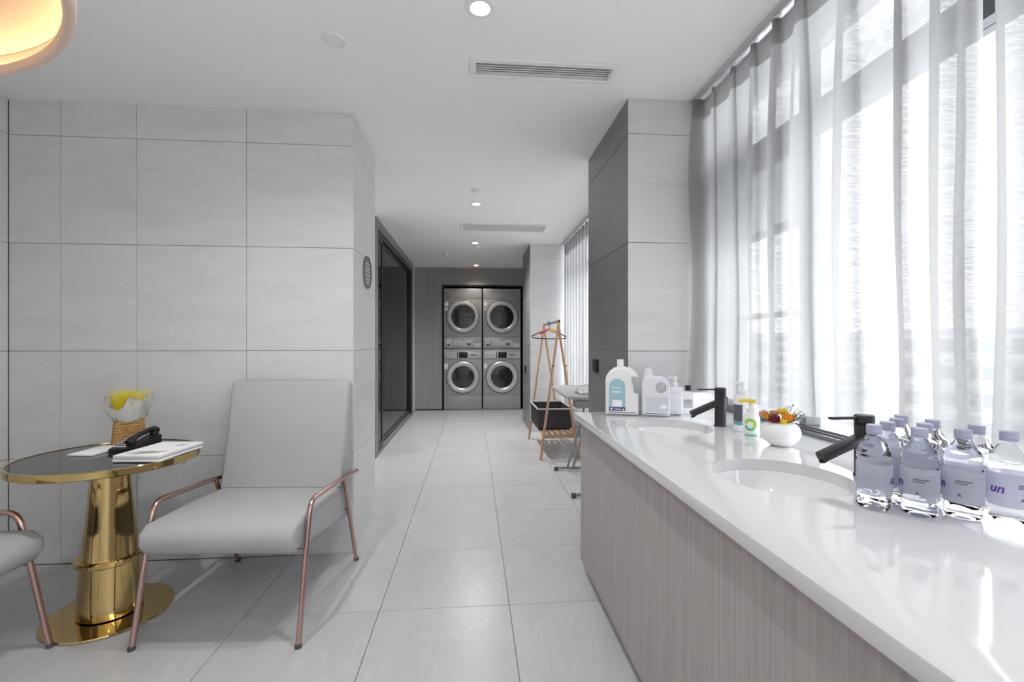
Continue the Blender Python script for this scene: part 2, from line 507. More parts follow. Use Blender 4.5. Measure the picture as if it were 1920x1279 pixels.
for k, (p0, p1, xo) in enumerate([(ya + 0.055, ymid + 0.03, -0.018), (ymid - 0.03, yb - 0.055, -0.045)]):
    bm = B(); z0, z1 = 0.034, zt2 - 0.064
    box(bm, xo, xo + 0.022, p0, p0 + 0.05, z0, z1); box(bm, xo, xo + 0.022, p1 - 0.05, p1, z0, z1)
    box(bm, xo, xo + 0.022, p0 + 0.05, p1 - 0.05, z0, z0 + 0.06); box(bm, xo, xo + 0.022, p0 + 0.05, p1 - 0.05, z1 - 0.05, z1)
    lf = finish('sliding_leaf', bm, 'blackm', d)
    bm = B(); box(bm, xo + 0.008, xo + 0.014, p0 + 0.05, p1 - 0.05, z0 + 0.06, z1 - 0.05)
    finish('pane', bm, 'smoke', lf)

# back wall of grey wood-grain panels around the machine alcove
bm = B()
box(bm, -2.56, -0.56, YBACK + 0.012, 9.3, 0, CEIL); box(bm, -0.56, 1.02, YBACK + 0.012, 9.3, 2.27, CEIL)
box(bm, 0.935, 1.02, YBACK + 0.012, 9.3, 0, 2.27); box(bm, -0.56, 0.935, 9.2, 9.3, 0, 2.27)
wb = struct('wall_back', bm, 'plain', 'grey wood grain panelled wall around the washing machine alcove', 'wall')
for nm, x0, x1, z0, z1, m_ in [('wall_panel', -1.05, -0.562, 0.0, CEIL, 'panelv'), ('wall_panel', -0.559, 1.02, 2.268, CEIL, 'panelh'), ('wall_panel', 0.934, 1.02, 0.0, 2.265, 'panelv')]:
    bm = B(); box(bm, x0, x1, YBACK, YBACK + 0.012, z0, z1, 0.001, 1); finish(nm, bm, m_, wb)
bm = B()
box(bm, -0.559, -0.541, YBACK - 0.006, YBACK + 0.10, 0, 2.265); box(bm, 0.912, 0.932, YBACK - 0.006, YBACK + 0.10, 0, 2.265); box(bm, -0.541, 0.912, YBACK - 0.006, YBACK + 0.10, 2.238, 2.265)
struct('trim_1', bm, 'black', 'thin black frame around the four laundry machines', 'frame')
bm = B(); box(bm, -1.03, -0.56, YBACK - 0.008, YBACK - 0.0005, 0, 0.02)
struct('baseboard_back', bm, 'blackm', 'low dark skirting under the grey wood panel', 'skirting')


# ---- windows
def window(name, y0, y1, zs, mull, label, rail=True):
    wdw = thing(name, (XG, 0, 0), 0, label, 'window', kind='structure')
    f = B()
    box(f, 0.0, 0.07, y0, y1, zs, zs + 0.05, 0.003, 1); box(f, 0.0, 0.07, y0, y1, CEIL - 0.05, CEIL - 0.002)
    finish('window_frame', f, 'darkalu', wdw)
    f = B(); box(f, -0.012, 0.075, y0, y1, 2.118, 2.222, 0.006, 1); box(f, -0.022, -0.012, y0, y1, 2.112, 2.130)
    finish('transom', f, 'darkalu', wdw)
    edges = [y0] + mull + [y1]
    for y in edges:
        f = B(); yy = min(max(y, y0 + 0.02), y1 - 0.02); box(f, 0.0, 0.07, yy - 0.02, yy + 0.02, zs + 0.05, CEIL - 0.05, 0.002, 1)
        finish('mullion', f, 'darkalu', wdw)
    for a, b in zip(edges, edges[1:]):
        for z0, z1 in ((zs + 0.05, 2.118), (2.222, CEIL - 0.05)):
            f = B(); box(f, 0.030, 0.036, a + 0.02, b - 0.02, z0, z1); finish('pane', f, 'pane', wdw)
    return wdw


w1 = window('window_1', -3.2, YCOL, ZC - 0.02, [-2.75, -1.6, -0.45, 0.70, 1.86], 'long window in dark aluminium frames above the white counter')
bm = B()
for x0, x1, z0, z1 in ((-0.035, -0.022, 0.0, 0.016), (-0.014, 0.0, 0.0, 0.022)): box(bm, x0, x1, -3.2, 1.86, ZC + z0, ZC + z1)
finish('sill_track', bm, 'darkalu', w1)
# top-hung sash of grey glass in the far light of the near window
bm = B()
ya, yb, z0, z1 = 1.89, 2.45, 1.745, 2.115
box(bm, 0.0, 0.03, ya, ya + 0.03, z0, z1); box(bm, 0.0, 0.03, yb - 0.03, yb, z0, z1); box(bm, 0.0, 0.03, ya + 0.03, yb - 0.03, z0, z0 + 0.035); box(bm, 0.0, 0.03, ya + 0.03, yb - 0.03, z1 - 0.03, z1)
sash = finish('top_sash', bm, 'darkalu', w1)
bm = B(); box(bm, 0.012, 0.018, ya + 0.03, yb - 0.03, z0 + 0.035, z1 - 0.03); finish('pane', bm, 'tint', sash)
bm = B(); box(bm, 0.0, 0.028, 1.88, 2.46, 1.352, 1.378); finish('glazing_bar', bm, 'darkalu', w1)
w2 = window('window_2', YCOL2, 6.28, 0.45, [4.35, 5.3], 'far window in dark frames behind the clothes rack')

# ---- curtain track
bm = B()
box(bm, XCUR - 0.045, XCUR - 0.035, -3.2, YCOL, CEIL - 0.022, CEIL); box(bm, XCUR + 0.03, XCUR + 0.04, -3.2, YCOL, CEIL - 0.022, CEIL); box(bm, XCUR - 0.035, XCUR + 0.03, -3.2, YCOL, CEIL - 0.008, CEIL)
tag(finish('curtain_track', bm, 'silver'), 'slim metal curtain track on the ceiling above the counter window', 'curtain track')
bm = B()
box(bm, XCUR - 0.045, XCUR - 0.035, YCOL2, 6.28, CEIL - 0.022, CEIL); box(bm, XCUR + 0.03, XCUR + 0.04, YCOL2, 6.28, CEIL - 0.022, CEIL); box(bm, XCUR - 0.035, XCUR + 0.03, YCOL2, 6.28, CEIL - 0.008, CEIL)
tag(finish('curtain_track', bm, 'silver'), 'slim metal curtain track on the ceiling by the far window', 'curtain track')


def curtain(name, y0, y1, folds, zb, label, seed, depth=0.05):
    """sheer panel: flat runs between omega-shaped folds that are pinched at the heading and open downwards.
    folds: (y, width, depth factor)"""
    rnd = random.Random(seed)
    root = thing(name, (XCUR, (y0 + y1) / 2, zb), 0, label, 'curtain', 'sheer curtains')
    ym = (y0 + y1) / 2
    folds = sorted(folds, key=lambda f: -f[0])
    sway = [(rnd.uniform(-1, 1), rnd.uniform(2, 4), rnd.uniform(0, 6)) for _ in folds]
    nz = 30
    ztop = CEIL - 0.024
    rows = []
    for k in range(nz + 1):
        t = k / nz
        z = zb + (ztop - zb) * t
        pin = max(0.0, (t - 0.72) / 0.28) ** 1.5
        row = [(y1, 0.0)]
        for i, (fy, fw, fd) in enumerate(folds):
            a, fr, ph = sway[i]
            op = 1 - t
            cy = fy + 0.016 * a * op + 0.006 * math.sin(fr * t * 3 + ph) * op
            wd = fw * (0.42 * pin + (1 - pin) * (0.85 + 0.35 * op))
            wd = max(wd, 0.012)
            dp = depth * fd * (0.75 * pin + (1 - pin) * (1 + 0.15 * math.sin(fr * t * 2 + ph)))
            for u, v in ((0.52, 0.0), (0.44, 0.16), (0.46, 0.5), (0.40, 0.82), (0.24, 0.98), (0.0, 1.04), (-0.24, 0.98), (-0.40, 0.82), (-0.46, 0.5), (-0.44, 0.16), (-0.52, 0.0)):
                row.append((cy + u * wd, -v * dp))
            nx = folds[i + 1][0] if i + 1 < len(folds) else y0
            gap = (cy - wd / 2) - (nx + (folds[i + 1][1] / 2 if i + 1 < len(folds) else 0))
            if gap > 0.03:
                for q in (0.3, 0.65):
                    row.append((cy - wd / 2 - gap * q, 0.010 * math.sin(q * PI) + 0.003 * math.sin(7 * t + i)))
            else:
                for q in (0.3, 0.65): row.append((cy - wd / 2 - max(gap, 0.0) * q, 0.002))
        row.append((y0, 0.0))
        mid = (y0 + y1) / 2
        rows.append([(x, y - ym, z - zb) for y, x in row])
    n = len(rows[0])
    def sheet(name, k0, k1, m, off=0.0):
        bm = B()
        V = [[bm.verts.new((p[0] + off, p[1], p[2])) for p in rows[k]] for k in range(k0, k1 + 1)]
        for a, b in zip(V, V[1:]):
            for i in range(n - 1): bm.faces.new((a[i], a[i + 1], b[i + 1], b[i]))
        o = finish(name, bm, m, root, smooth=80)
        return o
    sheet('drape', 0, nz, 'sheer')
    hd = sheet('heading_tape', nz - 2, nz, 'sheer2', 0.004)
    bm = B()
    for fy, fw, fd in folds: box(bm, -0.012, 0.006, fy - ym - 0.004, fy - ym + 0.004, ztop - zb - 0.03, ztop - zb + 0.012)
    finish('hooks', bm, 'whiteplastic', hd)
    return root


curtain('sheer_curtain', 1.035, 2.455, [(2.425, 0.045, 1.5), (2.30, 0.06, 0.36), (2.12, 0.06, 0.42), (1.95, 0.06, 0.6), (1.79, 0.05, 0.8), (1.66, 0.11, 0.6), (1.43, 0.085, 0.9), (1.245, 0.022, 0.6), (1.115, 0.055, 0.8), (1.062, 0.03, 0.7)], 0.965,
        'white sheer curtain hanging from the tiled column to behind the water bottles', 3)
curtain('sheer_curtain', -0.20, 1.005, [(0.965, 0.05, 0.9)] + [(0.83 - 0.17 * k, 0.05, 1) for k in range(6)], 0.965,
        'white sheer curtain at the right edge, nearest the viewer', 4)
curtain('sheer_curtain', 3.42, 6.22, [(6.16 - 0.165 * k, 0.06, 1) for k in range(17)], 0.12,
        'white sheer curtain at the far window behind the clothes rack', 5, 0.024)

# ================================================================== COUNTER
YC0, YC1 = -1.3, YCOL
XF = 0.545                       # front edge of the top
SINKS = [(0.885, 2.02), (0.88, 1.255)]
bm = B(); box(bm, XF, XG - 0.001, YC0, YC1, ZC - 0.034, ZC, 0.004, 2)
ct = finish('countertop', bm, 'quartz', smooth=40)
for sx_, sy_ in SINKS:
    c = B(); lathe(c, [(0, ZC - 0.1), (1, ZC - 0.1), (1, ZC + 0.1), (0, ZC + 0.1)], 72, sx_, sy_, 0.178, 0.192); cut(ct, c)
tag(ct, 'long polished white stone worktop with two round sink cut-outs', 'countertop')

cab = thing('vanity_cabinet', (0.98, 0.44, 0), 0, 'long grey oak cabinet with vertical grain under the white worktop', 'cabinet')
def cpart(name, x0, x1, y0, y1, z0, z1, m, bev=0.0012):
    bm = B(); box(bm, x0 - 0.98, x1 - 0.98, y0 - 0.44, y1 - 0.44, z0, z1, bev, 1); return finish(name, bm, m, cab)
ztop_ = ZC - 0.0345
cpart('front_panel', 0.585, 0.603, YC0, YC1 - 0.001, 0.058, ztop_, 'laminate')
cpart('end_panel', 0.6035, 1.39, YC1 - 0.019, YC1 - 0.001, 0.058, ztop_, 'laminate')
cpart('end_panel', 0.6035, 1.39, YC0, YC0 + 0.018, 0.058, ztop_, 'laminate')
cpart('bottom_panel', 0.6035, 1.39, YC0 + 0.0185, YC1 - 0.0195, 0.058, 0.076, 'laminate')
cpart('toe_kick', 0.622, 0.636, YC0, YC1 - 0.001, 0.0, 0.0575, 'blackm')
cpart('toe_kick', 0.6365, 1.39, YC1 - 0.03, YC1 - 0.001, 0.0, 0.0575, 'blackm')

for i, (sx_, sy_) in enumerate(SINKS):
    t = thing('sink', (sx_, sy_, ZC - 0.19), 0, ['round white ceramic sink nearest the tiled column', 'round white ceramic sink beside the water bottles'][i], 'sink', 'undermount sinks')
    bm = B(); zt = 0.1555
    pr = [(0.02, 0.012), (0.06, 0.013), (0.11, 0.030), (0.15, 0.070), (0.172, 0.115), (0.182, zt), (0.205, zt), (0.205, zt - 0.012), (0.193, zt - 0.014), (0.184, 0.11), (0.16, 0.06), (0.115, 0.015), (0.06, 0.0), (0.02, 0.0)]
    lathe(bm, pr, 56, sx=0.98, sy=1.05, close=True); finish('basin', bm, 'ceramic', t, 40)
    bm = B(); lathe(bm, [(0, 0.018), (0.022, 0.018), (0.026, 0.0145), (0.026, 0.0125), (0, 0.0125)], 24); dr = finish('drain', bm, 'chrome', t, 40)
    bm = B(); lathe(bm, [(0, 0.022), (0.012, 0.021), (0.014, 0.0185), (0, 0.0185)], 20); finish('stopper', bm, 'chrome', dr, 40)


def faucet(loc, rz, label):
    """black single-lever mixer; spout points along local -x"""
    t = thing('faucet', loc, rz, label, 'faucet', 'black basin mixers')
    bm = B(); lathe(bm, [(0, 0), (0.027, 0), (0.027, 0.006), (0.0245, 0.008), (0.0245, 0.150), (0.0232, 0.151), (0, 0.151)], 32); finish('body', bm, 'blackm', t, 40)
    bm = B(); lathe(bm, [(0, 0.1515), (0.0232, 0.1515), (0.0246, 0.153), (0.0246, 0.172), (0.0225, 0.1745), (0, 0.175)], 32); hd = finish('handle_cap', bm, 'blackm', t, 40)
    bm = B(); vs = box(bm, -0.108, -0.018, -0.0065, 0.0065, 0.163, 0.170, 0.002, 2); finish('lever', bm, 'blackm', hd, 40)
    bm = B()
    vs = box(bm, -0.148, 0.0, -0.0175, 0.0175, -0.012, 0.012, 0.005, 2)
    move(vs, Matrix.Translation((0, 0, 0.112)) @ Matrix.Rotation(math.radians(-22), 4, 'Y'))
    sp = finish('spout', bm, 'blackm', t, 40)
    bm = B(); lathe(bm, [(0, 0), (0.010, 0), (0.010, 0.006), (0, 0.006)], 18); a = finish('aerator', bm, 'blackm', sp, 40, (-0.127, 0, 0.043)); a.rotation_euler = (0, math.radians(-22), 0)
    return t


faucet((1.124, 2.02, ZC), 0.0, 'matt black mixer tap behind the sink by the detergent bottles')
faucet((1.118, 1.235, ZC), 0.02, 'matt black mixer tap beside the group of water bottles')


# ================================================================== ARMCHAIRS
def armchair(loc, rz, label):
    """faces local -y"""
    t = thing('armchair', loc, rz, label, 'armchair', 'grey armchairs with copper frames')
    hw = 0.331
    # seat: wedge cushion, thicker at the rear
    bm = B()
    prof = [(-0.365, 0.374), (-0.394, 0.415), (-0.390, 0.462), (-0.350, 0.492), (-0.10, 0.490), (0.16, 0.478), (0.285, 0.468), (0.33, 0.30), (0.31, 0.278), (0.22, 0.290)]
    prism(bm, prof, -0.312, 0.312, 'x', 0.022, 4); finish('seat', bm, 'fabric', t, 50)
    # backrest: tall slab leaning back
    bm = B()
    prof = [(0.160, 0.480), (0.226, 0.74), (0.268, 0.985), (0.292, 1.022), (0.335, 1.024), (0.362, 0.995), (0.352, 0.70), (0.318, 0.45), (0.27, 0.44)]
    prism(bm, prof, -0.318, 0.318, 'x', 0.022, 4); finish('backrest', bm, 'fabric', t, 50)
    for s in (-1, 1):
        bm = B()
        tube(bm, bend((s * hw, -0.385, 0.012), (s * hw, -0.268, 0.555), (s * hw, 0.09, 0.535), 0.06), 0.0115, 12)
        lg = finish('leg', bm, 'copper', t, 50)
        bm = B(); lathe(bm, [(0, 0), (0.0135, 0), (0.0145, 0.006), (0.0125, 0.016), (0, 0.016)], 16); finish('foot_cap', bm, 'rubber', lg, 40, (s * hw, -0.3875, 0))
        bm = B(); tube(bm, [(s * hw, 0.088, 0.535), (s * hw, 0.375, 0.505)], 0.0108, 12); finish('armrest', bm, 'copper', t, 50)
        bm = B(); tube(bm, [(s * hw, 0.362, 0.012), (s * hw, 0.165, 0.522)], 0.0105, 12); lg = finish('leg', bm, 'copper', t, 50)
        bm = B(); lathe(bm, [(0, 0), (0.0135, 0), (0.0145, 0.006), (0.0125, 0.016), (0, 0.016)], 16); finish('foot_cap', bm, 'rubber', lg, 40, (s * hw, 0.3655, 0))
        bm = B(); tube(bm, [(s * 0.29, -0.311, 0.362), (s * 0.322, -0.311, 0.362)], 0.007, 8); tube(bm, [(s * 0.29, 0.238, 0.335), (s * 0.322, 0.238, 0.335)], 0.007, 8)
        finish('bracket', bm, 'copper', t, 50)
    return t


armchair((-1.013, 2.343, 0), math.radians(-3.4), 'grey armchair with copper tube frame standing right of the gold table')
armchair((-2.098, 1.694, 0), math.radians(90), 'grey armchair cut off at the left edge, its copper front leg by the gold table')

# ================================================================== GOLD TABLE
TZ, TX, TY, TR = 0.72, -1.655, 2.265, 0.342
t = thing('side_table', (TX, TY, 0), 0, 'round side table with polished gold pillar base and dark glass top', 'table')
bm = B(); lathe(bm, [(0, 0), (0.232, 0), (0.238, 0.004), (0.236, 0.010), (0, 0.012)], 64); finish('base_plate', bm, 'gold', t, 40)
bm = B(); lathe(bm, [(0, 0.012), (0.112, 0.012), (0.120, 0.016), (0.120, 0.062), (0.119, 0.066), (0.108, 0.245), (0, 0.245)], 48); finish('pillar_foot', bm, 'gold', t, 30)
bm = B(); lathe(bm, [(0, 0.245), (0.124, 0.245), (0.128, 0.250), (0.128, 0.264), (0.124, 0.270), (0, 0.270)], 48); finish('collar', bm, 'gold', t, 30)
bm = B(); lathe(bm, [(0, 0.270), (0.106, 0.270), (0.104, 0.280), (0.070, 0.655), (0.078, 0.672), (0, 0.672)], 48); finish('pillar', bm, 'gold', t, 30)
bm = B(); lathe(bm, [(0, TZ - 0.010), (TR - 0.012, TZ - 0.010), (TR - 0.012, TZ), (0, TZ)], 72); finish('glass_top', bm, 'darkglass', t, 30)
bm = B(); lathe(bm, [(TR - 0.011, TZ + 0.002), (TR - 0.002, TZ + 0.003), (TR, TZ), (TR, TZ - 0.026), (TR - 0.003, TZ - 0.029), (TR - 0.011, TZ - 0.029)], 72, close=True); finish('rim', bm, 'gold', t, 30)
bm = B(); lathe(bm, [(0, 0.673), (0.2, 0.673), (TR - 0.012, TZ - 0.027), (TR - 0.012, TZ - 0.0105), (0, TZ - 0.0105)], 64); finish('top_plate', bm, 'gold', t, 30)


def basket_pot(loc, rz):
    t = thing('potted_grass', loc, rz, 'woven straw pot with white tissue paper and yellow grass on the gold table', 'plant')
    bm = B(); n = 9; H = 0.135
    for k in range(n):
        z0, z1 = H * k / n, H * (k + 1) / n
        a = 0.066 - 0.012 * (k + 0.5) / n
        g = 0.0016
        zz = [(a - 0.002, z0), (a + g, z0 + 0.003), (a + g, z1 - 0.003), (a - 0.002, z1)]
        rings = [[bm.verts.new((sx * r, sy * r, z)) for sx, sy in ((1, 1), (-1, 1), (-1, -1), (1, -1))] for r, z in zz]
        for p, q in zip(rings, rings[1:]):
            for i in range(4): bm.faces.new((p[i], p[(i + 1) % 4], q[(i + 1) % 4], q[i]))
    bk = finish('basket', bm, 'basket', t)
    bm = B(); box(bm, -0.062, 0.062, -0.062, 0.062, 0.0, 0.006); finish('basket_base', bm, 'basket', bk)
    # upright stakes over the weave
    bm = B()
    for sx, sy in ((1, 0), (-1, 0), (0, 1), (0, -1)):
        for u in (-0.04, -0.013, 0.013, 0.04):
            b0, b1 = 0.0685, 0.0565
            p0 = (sx * b0 + (u if sx == 0 else 0), sy * b0 + (u if sy == 0 else 0), 0.004)
            p1 = (sx * b1 + (u * 0.85 if sx == 0 else 0), sy * b1 + (u * 0.85 if sy == 0 else 0), H - 0.002)
            tube(bm, [p0, p1], 0.0016, 5)
    finish('basket_stakes', bm, 'basket', bk)
    rnd = random.Random(2)
    bm = B(); N = 40; L = 8; rows = []
    for k in range(L):
        u = k / (L - 1); row = []
        for i in range(N):
            a = 2 * PI * i / N
            fl = 0.064 + 0.030 * u ** 1.1 + 0.010 * u * math.sin(5 * a + 1) + 0.008 * u * math.sin(11 * a + 4 * u) + 0.004 * math.sin(17 * a + 9 * u)
            if 3.3 < a < 4.4: fl += 0.035 * u * math.sin((a - 3.3) / 1.1 * PI)
            z = H - 0.018 + 0.120 * u + 0.010 * u * math.sin(7 * a) + 0.005 * u * math.sin(19 * a) - (0.04 * u if 3.3 < a < 4.4 else 0)
            row.append(bm.verts.new((fl * math.cos(a), fl * math.sin(a), z)))
        rows.append(row)
    for p, q in zip(rows, rows[1:]):
        for i in range(N): bm.faces.new((p[i], p[(i + 1) % N], q[(i + 1) % N], q[i]))
    bmesh.ops.solidify(bm, geom=bm.faces[:], thickness=0.0012)
    finish('paper_wrap', bm, 'paper', t, 60)
    bm = B()
    for i in range(420):
        a = rnd.uniform(0, 2 * PI); r = 0.050 * math.sqrt(rnd.random())
        r2 = r * 1.75 + 0.008; h = rnd.uniform(0.095, 0.135) + (0.02 if rnd.random() < 0.15 else 0)
        p0 = Vector((r * math.cos(a), r * math.sin(a), H + 0.02)); p1 = Vector((r2 * math.cos(a + 0.1), r2 * math.sin(a + 0.1), H + 0.02 + h))
        s = Vector((-math.sin(a), math.cos(a), 0)) * 0.0022; s2 = Vector((math.cos(a), math.sin(a), 0)) * 0.002
        v = [bm.verts.new(p0 + s), bm.verts.new(p0 - s), bm.verts.new(p0 + s2), bm.verts.new(p1)]
        mi = 0 if rnd.random() < 0.7 else 1
        for tri in ((0, 1, 3), (1, 2, 3), (2, 0, 3)):
            f = bm.faces.new([v[j] for j in tri]); f.material_index = mi
    g = finish('grass', bm, ['grass', 'grass2'], t); g['kind'] = 'stuff'


basket_pot((-1.748, 2.512, TZ), math.radians(38))

# telephone
t = thing('telephone', (-1.622, 2.375, TZ + 0.0005), math.radians(-4), 'black desk telephone beside the straw pot on the gold table', 'telephone')
bm = B()
prism(bm, [(-0.10, 0.0), (0.10, 0.0), (0.10, 0.066), (0.07, 0.068), (-0.10, 0.022)], -0.075, 0.075, 'x', 0.004, 2); finish('phone_body', bm, 'black', t, 40)
bm = B(); vs = box(bm, -0.070, 0.010, -0.085, 0.065, 0.0, 0.004, 0.001, 1); move(vs, Matrix.Translation((0, 0.0, 0.0495)) @ Matrix.Rotation(math.radians(15.1), 4, 'X')); fp = finish('face_plate', bm, 'palegrey', t, 40)
kb = None
for r in range(4):
    for c in range(3):
        if kb is None:
            bm = B(); box(bm, -0.006, 0.006, -0.005, 0.005, 0, 0.003, 0.001, 1); kb = finish('key', bm, 'black', fp); k = kb
        else:
            k = kb.copy(); COL.objects.link(k)
        yy = -0.065 + 0.022 * r; k.location = (-0.053 + 0.017 * c, yy, 0.0535 + yy * 0.27); k.rotation_euler = (math.radians(15.1), 0, 0)
bm = B()
hs = [(-0.105, 0.055, 0.019), (-0.085, 0.068, 0.021), (-0.05, 0.082, 0.015), (0.0, 0.094, 0.014), (0.05, 0.102, 0.015), (0.085, 0.098, 0.021), (0.105, 0.088, 0.019)]
tube(bm, [(0.040, y, z) for y, z, r in hs], [r for y, z, r in hs], 14)
lathe(bm, [(0, 0.036), (0.020, 0.036), (0.024, 0.046), (0.020, 0.062), (0, 0.062)], 16, 0.040, -0.085); lathe(bm, [(0, 0.064), (0.020, 0.064), (0.024, 0.074), (0.020, 0.092), (0, 0.092)], 16, 0.040, 0.085)
finish('handset', bm, 'black', t, 60)
bm = B(); P = []
for i in range(90):
    u = i / 89; P.append((0.045 + 0.10 * u + 0.005 * math.cos(i * 1.3), -0.02 + 0.17 * math.sin(u * PI * 0.62) + 0.005 * math.sin(i * 1.3), 0.008 + 0.012 * (1 - u)))
tube(bm, P, 0.0016, 5); finish('coiled_cord', bm, 'black', t, 60)
bm = B(); tube(bm, [(0.06, 0.09, 0.006), (0.16, 0.10, 0.005), (0.26, 0.02, 0.005), (0.318, -0.045, 0.006), (0.335, -0.055, -0.01), (0.33, -0.06, -0.04), (0.315, -0.07, -0.075)], 0.0014, 5); finish('line_cord', bm, 'black', t, 60)

t.scale = (0.84, 0.84, 0.84)
# papers and card on the table
t = thing('brochure_stack', (-1.432, 2.245, TZ + 0.0035), math.radians(-5), 'stack of white brochures with grey print on the right of the gold table', 'brochures')
for k, (dx, dy, rz, m_) in enumerate([(0.004, 0.0, 0.0, 'paper'), (0.0, 0.004, 0.02, 'palegrey'), (0.003, 0.006, -0.015, 'paper')]):
    bm = B(); box(bm, -0.10, 0.10, -0.14, 0.14, 0, 0.0085, 0.0008, 1); o = finish('brochure', bm, m_, t, loc=(dx, dy, 0.009 * k)); o.rotation_euler = (0, 0, rz)
bm = B()
rnd = random.Random(4)
def flat(bm, pts, z, h=0.0006): prism(bm, pts, z, z + h, 'z')
flat(bm, [(-0.085, -0.10), (-0.02, -0.115), (0.05, -0.09), (0.075, -0.05), (0.02, -0.07), (-0.03, -0.09)], 0.0266)
flat(bm, [(-0.07, -0.075), (-0.01, -0.085), (0.03, -0.055), (-0.01, -0.06)], 0.0266)
for k in range(3): flat(bm, [(0.03, 0.05 + 0.018 * k), (0.065, 0.05 + 0.018 * k), (0.065, 0.055 + 0.018 * k), (0.03, 0.055 + 0.018 * k)], 0.0266)
finish('printed_pattern', bm, 'print', o, loc=(0, 0, -0.0178))
bm = B(); vs = box(bm, -0.055, 0.055, -0.092, 0.092, 0, 0.010, 0.002, 2)
o = finish('white_box', bm, 'paper', smooth=40, loc=(-1.765, 2.335, TZ + 0.0005)); o.rotation_euler = (0, 0, math.radians(-4))
tag(o, 'small flat white card box lying left of the telephone', 'box')

# ================================================================== WALL FITTINGS
t = thing('wall_plaque', (XL + 0.0005, 3.115, 1.695), 0, 'round grey engraved plaque on the narrow end of the tiled wall', 'plaque')
def xdisc(prof, n=40):
    bm = B(); vs = lathe(bm, prof, n); move(vs, Matrix.Rotation(PI / 2, 4, 'Y')); return bm
finish('plate', xdisc([(0, 0.0), (0.106, 0.0), (0.106, 0.008), (0, 0.008)]), 'greymetal', t, 40)
finish('rim', xdisc([(0.098, 0.0085), (0.106, 0.0085), (0.106, 0.011), (0.098, 0.011)] , 40), 'darkalu', t, 40)
bm = B()
for k, (z, half) in enumerate([(0.055, 0.05), (0.03, 0.07), (0.005, 0.078), (-0.02, 0.078), (-0.045, 0.065), (-0.068, 0.045)]):
    y = -half; rnd = random.Random(k)
    while y < half - 0.01:
        wd = rnd.uniform(0.008, 0.02); box(bm, 0.008, 0.0092, y, min(y + wd, half), z - 0.006, z + 0.006); y += wd + 0.006
finish('engraving', bm, 'palegrey', t)

def switch(loc, label, h=0.088):
    t = thing('wall_switch', loc, 0, label, 'switch', 'black wall switches')
    bm = B(); box(bm, -0.010, -0.0003, -0.062, 0.062, -h / 2, h / 2, 0.002, 2); finish('plate', bm, 'black', t, 40)
    bm = B(); box(bm, -0.013, -0.0103, -0.052, -0.001, -h / 2 + 0.009, h / 2 - 0.009, 0.001, 1); finish('rocker', bm, 'blackm', t, 40)
    bm = B(); box(bm, -0.013, -0.0103, 0.001, 0.052, -h / 2 + 0.009, h / 2 - 0.009, 0.001, 1); finish('rocker', bm, 'blackm', t, 40)
switch((0.85, 3.14, 1.072), 'black square switch on the dark side of the tiled column')
switch((0.778, 6.80, 0.83), 'small black switch on the far pilaster by the washing machines', 0.12)


# ================================================================== LAUNDRY MACHINES
def ydisc(prof, n=44):
    """lathe around the viewing axis: +z of the profile points towards the viewer (-y)"""
    bm = B(); vs = lathe(bm, prof, n); move(vs, Matrix.Rotation(PI / 2, 4, 'X')); return bm


